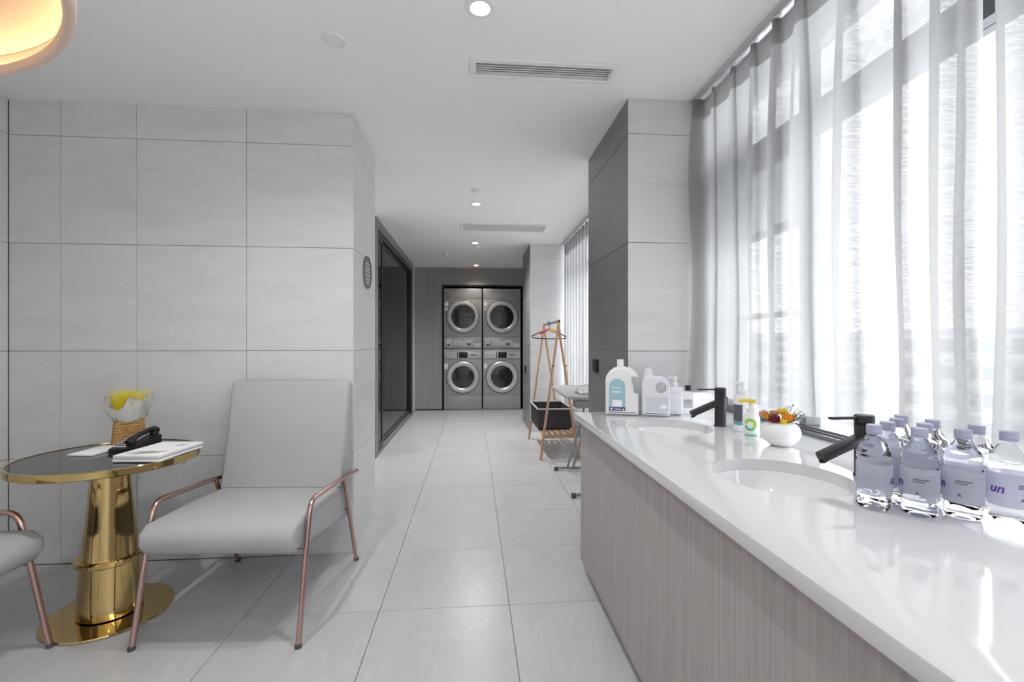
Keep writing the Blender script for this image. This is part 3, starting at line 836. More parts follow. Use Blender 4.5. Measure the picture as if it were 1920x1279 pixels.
def machine(kind, x, z, label, group):
    H = 1.098; W = 0.344
    t = thing(kind, (x, YBACK + 0.012, z), 0, label, 'dryer' if kind == 'tumble_dryer' else 'washer', group)
    def P(name, x0, x1, z0, z1, d0, d1, m, par=t, bev=0.003):
        bm = B(); box(bm, x0, x1, d0, d1, z0, z1, bev, 2); return finish(name, bm, m, par, 40)
    body = P('body', -W, W, 0.002, H, 0.0, 0.68, 'mgrey', bev=0.006)
    top = kind == 'tumble_dryer'
    dz = 0.582 if top else 0.594
    if top:
        P('top_panel', -W + 0.004, W - 0.004, 0.905, H - 0.006, -0.006, -0.0003, 'mgrey')
        P('front_panel', -W + 0.004, W - 0.004, 0.222, 0.899, -0.006, -0.0003, 'mgrey')
        P('kick_panel', -W + 0.004, W - 0.004, 0.006, 0.216, -0.006, -0.0003, 'mgrey')
    else:
        P('front_panel', -W + 0.004, W - 0.004, 0.255, 0.912, -0.006, -0.0003, 'mgrey')
        P('kick_panel', -W + 0.004, W - 0.004, 0.006, 0.249, -0.006, -0.0003, 'mgrey')
        P('top_strip', -W + 0.004, W - 0.004, 1.066, H - 0.004, -0.006, -0.0003, 'palegrey')
    ri = 0.212 if top else 0.200
    dr = finish('door', ydisc([(ri, 0.006), (0.292, 0.006), (0.292, 0.022), (0.284, 0.036), (0.262, 0.046), (0.236, 0.046), (ri + 0.006, 0.030), (ri, 0.018)] + []), 'silver', t, 30, (0, 0, dz))
    finish('door_seal', ydisc([(0.293, 0.004), (0.302, 0.004), (0.302, 0.010), (0.293, 0.010)], 44), 'rubber', dr, 30)
    gl = finish('porthole', ydisc([(0, 0.020), (ri * 0.6, 0.018), (ri - 0.001, 0.012), (ri - 0.001, 0.004), (0, 0.004)]), 'doorglass', dr, 40)
    P('door_handle', 0.245, 0.272, -0.035, 0.035, -0.062, -0.044, 'silver', dr, 0.004).location = (0, 0, 0)
    if top:
        P('coin_box', -0.315, -0.205, 0.040, 0.185, -0.016, -0.0065, 'palegrey')
        P('coin_slot', -0.29, -0.23, 0.06, 0.085, -0.019, -0.0165, 'blackm')
        cp = P('control_panel', -0.185, 0.192, 0.050, 0.168, -0.018, -0.0065, 'palegrey')
        P('display', 0.075, 0.145, 0.072, 0.100, -0.021, -0.0185, 'black', cp, 0.001)
        P('lint_latch', -0.01, 0.02, 0.150, 0.162, -0.022, -0.0185, 'blackm', cp, 0.001)
        P('notice', 0.205, 0.325, 0.028, 0.100, -0.0085, -0.0065, 'silver', bev=0.0005)
        P('sticker', -0.333, -0.266, 0.775, 0.845, -0.0082, -0.0065, 'whiteplastic', bev=0.0005)
        P('sticker', -0.333, -0.270, 0.690, 0.750, -0.0082, -0.0065, 'silver', bev=0.0005)
        for xx in (-0.15, 0.19): P('screw', xx - 0.006, xx + 0.006, 1.045, 1.057, -0.009, -0.0065, 'blackm', bev=0.001)
    else:
        cp = P('control_panel', -0.325, 0.330, 0.930, 1.058, -0.016, -0.0065, 'silver')
        P('display', -0.070, 0.085, 0.940, 1.050, -0.019, -0.0165, 'black', cp, 0.001)
        P('slot', -0.105, -0.090, 0.940, 1.050, -0.018, -0.0165, 'black', cp, 0.001)
        for k in range(4): P('button', 0.135 + 0.028 * k, 0.155 + 0.028 * k, 0.985, 1.005, -0.020, -0.0165, 'blackm', cp, 0.002)
        for k in range(2): P('button', -0.29 + 0.07 * k, -0.25 + 0.07 * k, 0.985, 1.0, -0.018, -0.0165, 'palegrey', cp, 0.001)
        P('sticker', -0.333, -0.272, 0.745, 0.840, -0.0082, -0.0065, 'whiteplastic', bev=0.0005)
    return t


machine('washing_machine', -0.184, 0.0, 'grey front-loading washing machine, lower left of the four stacked machines', 'washing machines at the bottom of the stacks')
machine('washing_machine', 0.526, 0.0, 'grey front-loading washing machine, lower right of the four stacked machines', 'washing machines at the bottom of the stacks')
machine('tumble_dryer', -0.184, 1.106, 'grey tumble dryer, upper left of the four stacked machines', 'tumble dryers on top of the stacks')
machine('tumble_dryer', 0.526, 1.106, 'grey tumble dryer, upper right of the four stacked machines', 'tumble dryers on top of the stacks')

# ================================================================== CLOTHES RACK, BASKET, HANGER
RX, RYF, RYB = 0.90, 4.81, 5.82
t = thing('clothes_rack', (RX, (RYF + RYB) / 2, 0), 0, 'wooden A-frame clothes rack with a bottom shelf near the far window', 'clothes rack')
yf, yb_ = RYF - (RYF + RYB) / 2, RYB - (RYF + RYB) / 2
def bar(bm, p0, p1, wx, wy):
    p0, p1 = Vector(p0), Vector(p1); d = (p1 - p0); L = d.length
    vs = box(bm, -wx / 2, wx / 2, -wy / 2, wy / 2, 0, L, 0.003, 1)
    move(vs, Matrix.Translation(p0) @ d.to_track_quat('Z', 'Y').to_matrix().to_4x4())
for y, s in ((yf, 1), (yb_, -1)):
    for sx_, foot in ((-1, -0.195), (1, 0.212)):
        bm = B(); o_ = 0.012 * sx_ * s
        # halved crossing just under the rail
        bar(bm, (foot, y + o_, 0.0), (-foot * 0.03 - 0.004, y + o_, 1.47), 0.036, 0.022)
        lg = finish('leg', bm, 'wood', t)
        bm = B(); zz = 0.985; tube(bm, [(foot * (1 - zz / 1.5), y - s * 0.002 + o_ - s * 0.014, zz), (foot * (1 - zz / 1.5), y + o_ - s * 0.024, zz)], 0.011, 10); finish('bolt', bm, 'rubber', lg, 40)
bm = B(); tube(bm, [(-0.002, yf - 0.03, 1.452), (-0.002, yb_ + 0.03, 1.452)], 0.013, 14); finish('hanging_rail', bm, 'tubegrey', t, 40)
for y in (yf, yb_):
    bm = B(); box(bm, -0.175, 0.190, y - 0.011 + (0.03 if y < 0 else -0.03), y + 0.011 + (0.03 if y < 0 else -0.03), 0.215, 0.255, 0.002, 1); finish('shelf_rail', bm, 'wood', t)
for k in range(6):
    x = -0.155 + 0.0645 * k
    bm = B(); box(bm, x - 0.022, x + 0.022, yf + 0.02, yb_ - 0.02, 0.2555, 0.268, 0.002, 1); finish('shelf_slat', bm, 'wood', t)

t = thing('laundry_basket', (0.895, 5.32, 0.2685), 0, 'charcoal felt laundry basket with pale lining on the rack shelf', 'basket')
bm = B()
def taper(bm, w0, d0, w1, d1, z0, z1):
    vs = box(bm, -0.5, 0.5, -0.5, 0.5, 0, 1)
    for v in vs:
        u = v.co.z; v.co = Vector((v.co.x * (w0 + (w1 - w0) * u), v.co.y * (d0 + (d1 - d0) * u), z0 + (z1 - z0) * u))
    return vs
vs = taper(bm, 0.33, 0.58, 0.39, 0.66, 0, 0.225)
top = [f for f in bm.faces if all(v.co.z > 0.2 for v in f.verts)]
r = bmesh.ops.inset_region(bm, faces=top, thickness=0.012)
top = [f for f in bm.faces if all(v.co.z > 0.2 for v in f.verts) and abs(f.calc_center_median().x) < 0.01 and abs(f.calc_center_median().y) < 0.01]
ex = bmesh.ops.extrude_face_region(bm, geom=top); bmesh.ops.translate(bm, vec=(0, 0, -0.2), verts=[g for g in ex['geom'] if isinstance(g, bmesh.types.BMVert)])
bmesh.ops.delete(bm, geom=top, context='FACES')
finish('bin', bm, 'felt', t)
bm = B()
for x0, x1, y0, y1 in ((-0.2, 0.2, -0.336, -0.318), (-0.2, 0.2, 0.318, 0.336), (-0.2, -0.182, -0.318, 0.318), (0.182, 0.2, -0.318, 0.318)): box(bm, x0, x1, y0, y1, 0.2255, 0.240, 0.003, 1)
finish('lining', bm, 'lining', t)
bm = B(); tube(bm, [(-0.07, -0.334, 0.17), (-0.05, -0.350, 0.19), (0.05, -0.350, 0.19), (0.07, -0.334, 0.17)], 0.006, 8); finish('handle', bm, 'felt', t, 60)

t = thing('clothes_hanger', (0.898, 5.42, 1.2685), math.radians(0), 'black clothes hanger wrapped with red and yellow ribbon on the rack', 'hanger')
bm = B(); A = 0.0
pts = [Vector((-0.205, 0, 0.035)), Vector((-0.11, 0, 0.082)), Vector((0, 0, 0.118)), Vector((0.11, 0, 0.082)), Vector((0.205, 0, 0.025))]
tube(bm, pts, 0.0065, 8); tube(bm, [(-0.205, 0, 0.035), (-0.20, 0, 0.018), (-0.15, 0, 0.010), (0, 0, 0.003), (0.15, 0, 0.006), (0.20, 0, 0.008), (0.205, 0, 0.025)], 0.006, 8)
finish('hanger_arms', bm, 'black', t, 60)
bm = B(); tube(bm, [(0, 0, 0.115), (0, 0, 0.15)] + [(0.0205 * math.cos(a) , 0, 0.1835 + 0.0225 * math.sin(a)) for a in [math.radians(x) for x in (-95, -40, 0, 45, 90, 135, 180, 215)]], 0.0042, 8); finish('hook', bm, 'black', t, 60)
for nm, u0, u1, m_, rr in (('red_ribbon', 0.42, 0.85, 'red', 0.016), ('pink_ribbon', 0.85, 0.99, 'pink', 0.014), ('yellow_ribbon', 1.02, 1.34, 'yellow', 0.021), ('pink_ribbon', 1.32, 1.55, 'pink', 0.010)):
    bm = B(); P = []
    for i in range(9):
        u = u0 + (u1 - u0) * i / 8; side = -1 if u < 1 else 1; v = abs(1 - u)
        P.append((side * 0.205 * v, 0, 0.118 - 0.088 * v))
    tube(bm, P, [rr * (0.8 + 0.3 * ((i * 7) % 3) / 2) for i in range(9)], 9); finish(nm, bm, m_, t, 60)

# ================================================================== IRONING BOARD
t = thing('ironing_board', (0.96, 4.05, 0), 0, 'grey ironing board with iron rest standing behind the tiled column', 'ironing board')
bm = B()
out = [(-0.215, -0.33), (-0.19, -0.40), (-0.12, -0.43), (0.12, -0.43), (0.19, -0.40), (0.21, -0.33), (0.205, 0.42), (0.19, 0.50), (0.12, 0.53), (-0.10, 0.53), (-0.17, 0.50), (-0.185, 0.44)]
prism(bm, out, 0.775, 0.803, 'z', 0.008, 2); finish('board', bm, 'ironcloth', t, 50)
bm = B()
for y, s in ((-0.44, 1), (0.335, -1)):
    pass
tube(bm, [(-0.165, 0.335, 0.024), (0.2, 0.335, 0.024)], 0.013, 10); lf = finish('foot_bar', bm, 'tubegrey', t, 50)
bm = B(); tube(bm, [(-0.182, 0.335, 0.020), (-0.15, 0.335, 0.020)], 0.020, 12); tube(bm, [(0.19, 0.335, 0.020), (0.215, 0.335, 0.020)], 0.020, 12); finish('foot_cap', bm, 'rubber', lf, 50)
bm = B(); tube(bm, [(-0.165, -0.44, 0.024), (0.2, -0.44, 0.024)], 0.013, 10); lf = finish('foot_bar', bm, 'tubegrey', t, 50)
bm = B(); tube(bm, [(-0.182, -0.44, 0.020), (-0.15, -0.44, 0.020)], 0.020, 12); tube(bm, [(0.19, -0.44, 0.020), (0.215, -0.44, 0.020)], 0.020, 12); finish('foot_cap', bm, 'rubber', lf, 50)
for dx in (-0.055, 0.0):
    bm = B(); tube(bm, [(dx, 0.335, 0.03), (dx + 0.03, -0.30, 0.765)], 0.010, 10); finish('leg', bm, 'tubegrey', t, 50)
for dx in (0.06, 0.12):
    bm = B(); tube(bm, [(dx, -0.44, 0.03), (dx - 0.01, 0.28, 0.765)], 0.010, 10); finish('leg', bm, 'tubegrey', t, 50)
bm = B(); box(bm, -0.13, 0.13, -0.38, -0.24, 0.70, 0.768, 0.004, 1); finish('pivot_bracket', bm, 'tubegrey', t)
rest = None
bm = B(); tube(bm, [(-0.07, -0.10, 0.812), (-0.095, -0.20, 0.816), (-0.08, -0.34, 0.818), (0.08, -0.34, 0.818), (0.095, -0.20, 0.816), (0.07, -0.10, 0.812)], 0.006, 8)
tube(bm, [(-0.085, -0.20, 0.815), (-0.075, -0.20, 0.865), (0.075, -0.20, 0.865), (0.085, -0.20, 0.815)], 0.005, 8)
rest = finish('iron_rest', bm, 'chrome', t, 60)
bm = B(); box(bm, -0.075, 0.075, -0.33, -0.12, 0.8045, 0.809); finish('rest_plate', bm, 'silver', rest)
bm = B(); lathe(bm, [(0.03, 0.0), (0.036, 0.0), (0.036, 0.004), (0.03, 0.004)], 20, close=True); o = finish('rest_ring', bm, 'chrome', rest, 50, (-0.02, -0.26, 0.848)); o.rotation_euler = (math.radians(80), 0, 0)

# ================================================================== THINGS ON THE COUNTER
def glyphs(bm, x0, x1, z, h, d0, d1, seed, gap=0.35):
    """a line of small printed marks"""
    rnd = random.Random(seed); x = x0
    while x < x1 - h * 0.3:
        wd = h * rnd.uniform(0.5, 0.95); box(bm, x, min(x + wd, x1), d0, d1, z, z + h * rnd.uniform(0.85, 1.0)); x += wd + h * gap


def slab_bottle(bm, poly, dep, bev):
    """outline extruded to depth with well rounded edges, front at -dep/2"""
    return prism(bm, poly, -dep / 2, dep / 2, 'y', bev, 4)


def arc(cx, cz, r, a0, a1, n):
    return [(cx + r * math.cos(math.radians(a0 + (a1 - a0) * i / n)), cz + r * math.sin(math.radians(a0 + (a1 - a0) * i / n))) for i in range(n + 1)]


# tall white detergent bottle with an arched aqua label
FACE = math.radians(-20)
t = thing('detergent_bottle', (0.790, 2.400, ZC), FACE, 'tall white detergent bottle with arched aqua label by the dark column side', 'bottle')
bm = B()
poly = [(-0.085, 0.006), (-0.079, 0.0), (0.079, 0.0), (0.085, 0.006), (0.085, 0.185), (0.078, 0.212), (0.064, 0.232), (0.040, 0.247), (0.012, 0.252), (-0.022, 0.252), (-0.045, 0.244), (-0.066, 0.226), (-0.080, 0.205), (-0.085, 0.185)]
slab_bottle(bm, poly, 0.085, 0.016); jug = finish('body', bm, 'cream', t, 50)
c = B(); prism(c, [(0.2, 0.108), (0.075, 0.110), (0.060, 0.118), (0.058, 0.150), (0.050, 0.178), (0.046, 0.192), (0.052, 0.202), (0.066, 0.204), (0.085, 0.196), (0.2, 0.185)], -0.2, 0.2, 'y'); cut(jug, c)
bm = B(); lathe(bm, [(0, 0.247), (0.0185, 0.247), (0.0180, 0.288), (0.0165, 0.290), (0, 0.290)], 24, -0.008); finish('cap', bm, 'cream', t, 40)
bm = B()
lab = [(-0.066, 0.028), (0.018, 0.028), (0.018, 0.135)] + arc(-0.024, 0.148, 0.042, 0, 180, 14) + [(-0.066, 0.135)]
prism(bm, lab, -0.0435, -0.0428, 'y'); lb = finish('label', bm, 'aqua', t)
bm = B(); box(bm, -0.066, 0.018, -0.0441, -0.0436, 0.022, 0.042); finish('label_band', bm, 'navy', lb)
bm = B(); glyphs(bm, -0.045, -0.003, 0.138, 0.007, -0.0441, -0.0436, 1); glyphs(bm, -0.050, 0.000, 0.116, 0.010, -0.0441, -0.0436, 2, 0.2)
glyphs(bm, -0.036, -0.004, 0.028, 0.006, -0.0446, -0.0442, 5); box(bm, -0.058, -0.048, -0.0446, -0.0442, 0.027, 0.037); box(bm, 0.004, 0.012, -0.0446, -0.0442, 0.025, 0.033)
box(bm, -0.049, 0.001, -0.0441, -0.0436, 0.0425, 0.078, 0.0002, 1)
finish('label_print', bm, 'paper', lb)

# milky jug with a loop handle
t = thing('detergent_jug', (0.952, 2.346, ZC), FACE * 0.95, 'milky white detergent jug with round loop handle next to the aqua label bottle', 'jug')
bm = B()
outer = [(-0.070, 0.006), (-0.064, 0.0), (0.064, 0.0), (0.070, 0.006), (0.070, 0.150)] + arc(0.020, 0.154, 0.050, 0, 90, 8) + [(-0.012, 0.205), (-0.034, 0.208), (-0.054, 0.200), (-0.066, 0.180), (-0.070, 0.160)]
slab_bottle(bm, outer, 0.080, 0.014); jug = finish('body', bm, 'milky', t, 50)
c = B(); vs = lathe(c, [(0, -0.2), (1, -0.2), (1, 0.2), (0, 0.2)], 28, 0, 0, 0.027, 0.029); move(vs, Matrix.Translation((0.024, 0, 0.148)) @ Matrix.Rotation(PI / 2, 4, 'X')); cut(jug, c)
bm = B(); lathe(bm, [(0, 0.190), (0.026, 0.190), (0.024, 0.210), (0.022, 0.218), (0.0225, 0.222), (0.0215, 0.232), (0.0165, 0.236), (0.016, 0.249), (0, 0.250)], 24, -0.036); finish('cap', bm, 'milky', t, 40)
bm = B(); box(bm, -0.048, 0.060, -0.0408, -0.0402, 0.018, 0.098); lb = finish('label', bm, 'paleblue', t)
bm = B(); box(bm, 0.022, 0.052, -0.0414, -0.0409, 0.040, 0.060); glyphs(bm, -0.042, -0.016, 0.045, 0.006, -0.0414, -0.0409, 8); box(bm, -0.048, 0.060, -0.0414, -0.0409, 0.018, 0.021); finish('label_print', bm, 'paper', lb)

# square pump bottle
t = thing('pump_bottle', (1.072, 2.378, ZC), FACE * 1.1, 'square white pump bottle without label beside the milky jug', 'bottle')
bm = B(); box(bm, -0.037, 0.037, -0.030, 0.030, 0, 0.145, 0.007, 3); finish('body', bm, 'whiteplastic', t, 40)
def pump(t, z, m, s=1.0, rz=0.0, m2=None):
    bm = B(); lathe(bm, [(0, z), (0.015 * s, z), (0.015 * s, z + 0.016 * s), (0.009 * s, z + 0.019 * s), (0.006 * s, z + 0.030 * s), (0.0055 * s, z + 0.042 * s), (0, z + 0.042 * s)], 20); p = finish('pump', bm, m, t, 40)
    bm = B(); lathe(bm, [(0, 0.036 * s), (0.010 * s, 0.036 * s), (0.011 * s, 0.040 * s), (0.011 * s, 0.048 * s), (0.009 * s, 0.051 * s), (0, 0.051 * s)], 18)
    tube(bm, [(0.005 * s, 0, 0.045 * s), (-0.024 * s, 0, 0.046 * s), (-0.038 * s, 0, 0.041 * s)], [0.006 * s, 0.005 * s, 0.0038 * s], 10)
    o = finish('pump_nozzle', bm, m2 or m, p, 40, (0, 0, z)); o.rotation_euler = (0, 0, rz)
pump(t, 0.1455, 'whiteplastic', 1.05, 0.1)
bm = B(); glyphs(bm, -0.012, 0.016, 0.112, 0.004, -0.0306, -0.0301, 3); finish('label_print', bm, 'palegrey', t)

# small clear bottle, black cap
t = thing('clear_bottle', (1.146, 2.385, ZC), FACE * 1.2, 'small clear bottle with square black cap beside the square pump bottle', 'bottle')
bm = B(); box(bm, -0.024, 0.024, -0.019, 0.019, 0, 0.118, 0.006, 3); finish('body', bm, 'clear', t, 40)
bm = B(); lathe(bm, [(0, 0.1185), (0.010, 0.1185), (0.010, 0.123), (0, 0.123)], 16); nk = finish('neck', bm, 'clear', t, 40)
bm = B(); box(bm, -0.0145, 0.0145, -0.0145, 0.0145, 0.1232, 0.151, 0.0015, 1); finish('cap', bm, 'black', t, 40)
bm = B(); box(bm, -0.0235, 0.0235, -0.0196, -0.0191, 0.033, 0.078); lb = finish('label', bm, 'silver', t)
bm = B(); glyphs(bm, -0.018, 0.016, 0.066, 0.004, -0.0202, -0.0197, 4); glyphs(bm, -0.016, 0.012, 0.055, 0.003, -0.0202, -0.0197, 6); finish('label_print', bm, 'ink', lb)

# white pump bottle with black and teal label, half hidden by the tap
t = thing('pump_bottle', (1.158, 1.905, ZC), math.radians(-34), 'white pump bottle with black and teal label right behind the farther tap', 'bottle')
bm = B(); lathe(bm, [(0, 0), (0.031, 0), (0.034, 0.004), (0.034, 0.135), (0.028, 0.152), (0.014, 0.158), (0, 0.158)], 32); finish('body', bm, 'whiteplastic', t, 40)
pump(t, 0.1585, 'whiteplastic', 1.0, 0.2)
def wrap(bm, r, a0, a1, z0, z1, n=12, th=0.0006):
    V = []
    for i in range(n + 1):
        a = math.radians(a0 + (a1 - a0) * i / n); c_, s_ = math.cos(a), math.sin(a)
        V.append([bm.verts.new((rr * c_, rr * s_, z)) for rr, z in ((r, z0), (r, z1), (r + th, z1), (r + th, z0))])
    for p, q in zip(V, V[1:]):
        for i in range(4): bm.faces.new((p[i], p[(i + 1) % 4], q[(i + 1) % 4], q[i]))
    bm.faces.new(V[0]); bm.faces.new(V[-1][::-1])
bm = B(); wrap(bm, 0.0342, -160, -85, 0.045, 0.115); lb = finish('label', bm, 'ink', t, 40)
bm = B(); wrap(bm, 0.0342, -160, -85, 0.028, 0.0448); finish('label_band', bm, 'teal', lb, 40)

# foam soap with green ring logo and yellow pump
t = thing('soap_bottle', (1.135, 1.800, ZC), math.radians(-36), 'white foam soap bottle with green ring logo and yellow pump by the vase', 'bottle')
bm = B(); lathe(bm, [(0, 0), (0.028, 0), (0.031, 0.004), (0.031, 0.075), (0.026, 0.092), (0.019, 0.096), (0, 0.096)], 32); finish('body', bm, 'whiteplastic', t, 40)
bm = B(); lathe(bm, [(0, 0.0965), (0.019, 0.0965), (0.019, 0.110), (0.011, 0.112), (0.010, 0.135), (0, 0.135)], 24); pp = finish('pump', bm, 'whiteplastic', t, 40)
bm = B(); lathe(bm, [(0, 0.1352), (0.015, 0.1352), (0.017, 0.139), (0.016, 0.147), (0, 0.150)], 20); tube(bm, [(0.0, 0, 0.143), (-0.035, 0, 0.143), (-0.048, 0, 0.139)], [0.008, 0.007, 0.0055], 10); o = finish('pump_nozzle', bm, 'pumpyellow', pp, 50); o.rotation_euler = (0, 0, math.radians(20))
bm = B(); R_ = 0.0313
def ring_logo(bm, a_c, z_c, ri, ro, t0, t1, n=18):
    V = []
    for i in range(n + 1):
        th = math.radians(t0 + (t1 - t0) * i / n)
        row = []
        for rr, dr in ((ri, 0), (ro, 0), (ro, 0.0006), (ri, 0.0006)):
            a = math.radians(a_c) + rr * math.cos(th) / R_; z = z_c + rr * math.sin(th)
            row.append(bm.verts.new(((R_ + dr) * math.cos(a), (R_ + dr) * math.sin(a), z)))
        V.append(row)
    for p, q in zip(V, V[1:]):
        for i in range(4): bm.faces.new((p[i], p[(i + 1) % 4], q[(i + 1) % 4], q[i]))
    bm.faces.new(V[0]); bm.faces.new(V[-1][::-1])
ring_logo(bm, -95, 0.050, 0.013, 0.024, -60, 175); lb = finish('logo', bm, 'green', t, 40)
bm = B(); ring_logo(bm, -95, 0.048, 0.014, 0.024, 190, 320); finish('logo_leaf', bm, 'green2', lb, 40)
bm = B(); wrap(bm, 0.0313, -130, -50, 0.004, 0.010); finish('label_band', bm, 'green2', lb, 40)

# vase of dried flowers
t = thing('flower_vase', (1.137, 1.625, ZC), 0, 'squat round white vase of dried red, orange and yellow flowers', 'vase')
bm = B()
pr = [(0, 0.0), (0.030, 0.0), (0.036, 0.003), (0.055, 0.018), (0.066, 0.040), (0.067, 0.052), (0.060, 0.071), (0.046, 0.084), (0.035, 0.088), (0.031, 0.087), (0.042, 0.080), (0.055, 0.066), (0.060, 0.050), (0.050, 0.022), (0, 0.012)]
lathe(bm, pr, 40); finish('vase', bm, 'vase', t, 50)
def bloom(p, r, m, seed, petals=46, kind=0):
    rnd = random.Random(seed); bm = B()
    for i in range(petals):
        z = 1 - 1.55 * (i + 0.5) / petals; a = i * 2.39996; q = math.sqrt(max(0, 1 - z * z))
        d = Vector((q * math.cos(a), q * math.sin(a), z)); c = Vector(p) + d * r * 0.55
        s = d.orthogonal().normalized(); u = d.cross(s)
        tip = Vector(p) + d * r * rnd.uniform(0.95, 1.1)
        w_ = r * 0.24
        v0 = bm.verts.new(c + s * w_ * 0.6); v1 = bm.verts.new(c - s * w_ * 0.6); v2 = bm.verts.new(tip - s * w_ * 0.5 + u * w_ * 0.3); v3 = bm.verts.new(tip + s * w_ * 0.5 + u * w_ * 0.3); v4 = bm.verts.new(tip + d * r * 0.1 - u * w_ * 0.2)
        bm.faces.new((v0, v1, v2, v3)); bm.faces.new((v3, v2, v4)); bm.faces.new((v1, v0, v4))
    r_ = bmesh.ops.create_icosphere(bm, subdivisions=2, radius=r * 0.72); move(r_['verts'], Matrix.Translation(p))
    o = finish('flower_head', bm, m, t); return o
for k, (p, r, m_) in enumerate([((-0.033, -0.012, 0.100), 0.020, 'fl_red'), ((-0.050, 0.022, 0.112), 0.018, 'fl_pe'), ((-0.018, 0.008, 0.118), 0.016, 'fl_pe'), ((0.016, -0.022, 0.106), 0.021, 'fl_or'), ((0.014, 0.008, 0.122), 0.018, 'fl_ye'), ((-0.048, 0.002, 0.106), 0.013, 'fl_or'), ((-0.012, -0.034, 0.093), 0.013, 'fl_ye')]):
    bloom(p, r, m_, k)
    bm = B(); tube(bm, [(p[0] * 0.2, p[1] * 0.2, 0.02), (p[0] * 0.6, p[1] * 0.6, 0.075), (p[0], p[1], p[2] - r * 0.4)], 0.0014, 5); finish('flower_stem', bm, 'stem', t)
rnd = random.Random(12)
for k in range(9):
    a = rnd.uniform(-0.9, 1.1); L = rnd.uniform(0.06, 0.10); sp = bm = B()
    b0 = Vector((0.008, -0.004, 0.07)); d0 = Vector((math.cos(a) * 0.75, math.sin(a) * 0.55 - 0.25, rnd.uniform(0.35, 0.95))).normalized()
    tip = b0 + d0 * L
    tube(bm, [b0, b0 + d0 * L * 0.5 + Vector((0, 0, 0.006)), tip], 0.0009, 5)
    heads = B()
    for q in range(9):
        u = 0.45 + 0.06 * q; c = b0 + d0 * L * u; e = c + Vector((rnd.uniform(-1, 1), rnd.uniform(-1, 1), rnd.uniform(-0.2, 1))).normalized() * 0.014
        tube(bm, [c, e], 0.0006, 4); r_ = bmesh.ops.create_icosphere(heads, subdivisions=1, radius=0.0026); move(r_['verts'], Matrix.Translation(e))
    s_ = finish('sprig', bm, 'stem', t); finish('seed_heads', heads, 'seed', s_)
for k in range(5):
    a = -1.2 + 0.5 * k; bm = B(); d0 = Vector((math.cos(a), math.sin(a) * 0.7, 0.35)).normalized(); s = Vector((-d0.y, d0.x, 0)).normalized()
    b0 = Vector((0.01, -0.01, 0.085)) + d0 * 0.015
    prof = [(0, 0.001), (0.012, 0.005), (0.026, 0.006), (0.042, 0.001)]
    vs = []
    for u, w_ in prof: vs.append((bm.verts.new(b0 + d0 * u + s * w_), bm.verts.new(b0 + d0 * u + Vector((0, 0, -0.002))), bm.verts.new(b0 + d0 * u - s * w_)))
    for p, q in zip(vs, vs[1:]): bm.faces.new((p[0], p[1], q[1], q[0])); bm.faces.new((p[1], p[2], q[2], q[1]))
    bmesh.ops.solidify(bm, geom=bm.faces[:], thickness=0.0006)
    finish('leaf', bm, 'stem', t)


# ---- water bottles
def text_strip(txt, size, r, a_c, z, m, parent, extr=0.0004, shear=0.0):
    """flat lettering bent around a cylinder of radius r, centred at angle a_c (radians), read from outside"""
    cu = bpy.data.curves.new('lettering', 'FONT'); cu.body = txt; cu.size = size; cu.align_x = 'CENTER'; cu.extrude = extr; cu.resolution_u = 2; cu.shear = shear; cu.offset = size * 0.02
    o = bpy.data.objects.new('lettering', cu); COL.objects.link(o)
    dg = bpy.context.evaluated_depsgraph_get(); me = bpy.data.meshes.new_from_object(o.evaluated_get(dg))
    bpy.data.objects.remove(o); bpy.data.curves.remove(cu)
    for v in me.vertices:
        a = a_c + v.co.x / r; rr = r + extr + v.co.z
        v.co = (rr * math.cos(a), rr * math.sin(a), z + v.co.y)
    me.materials.clear(); me.materials.append(M[m])
    q = bpy.data.objects.new('label_logo', me); COL.objects.link(q); q.parent = parent
    return q


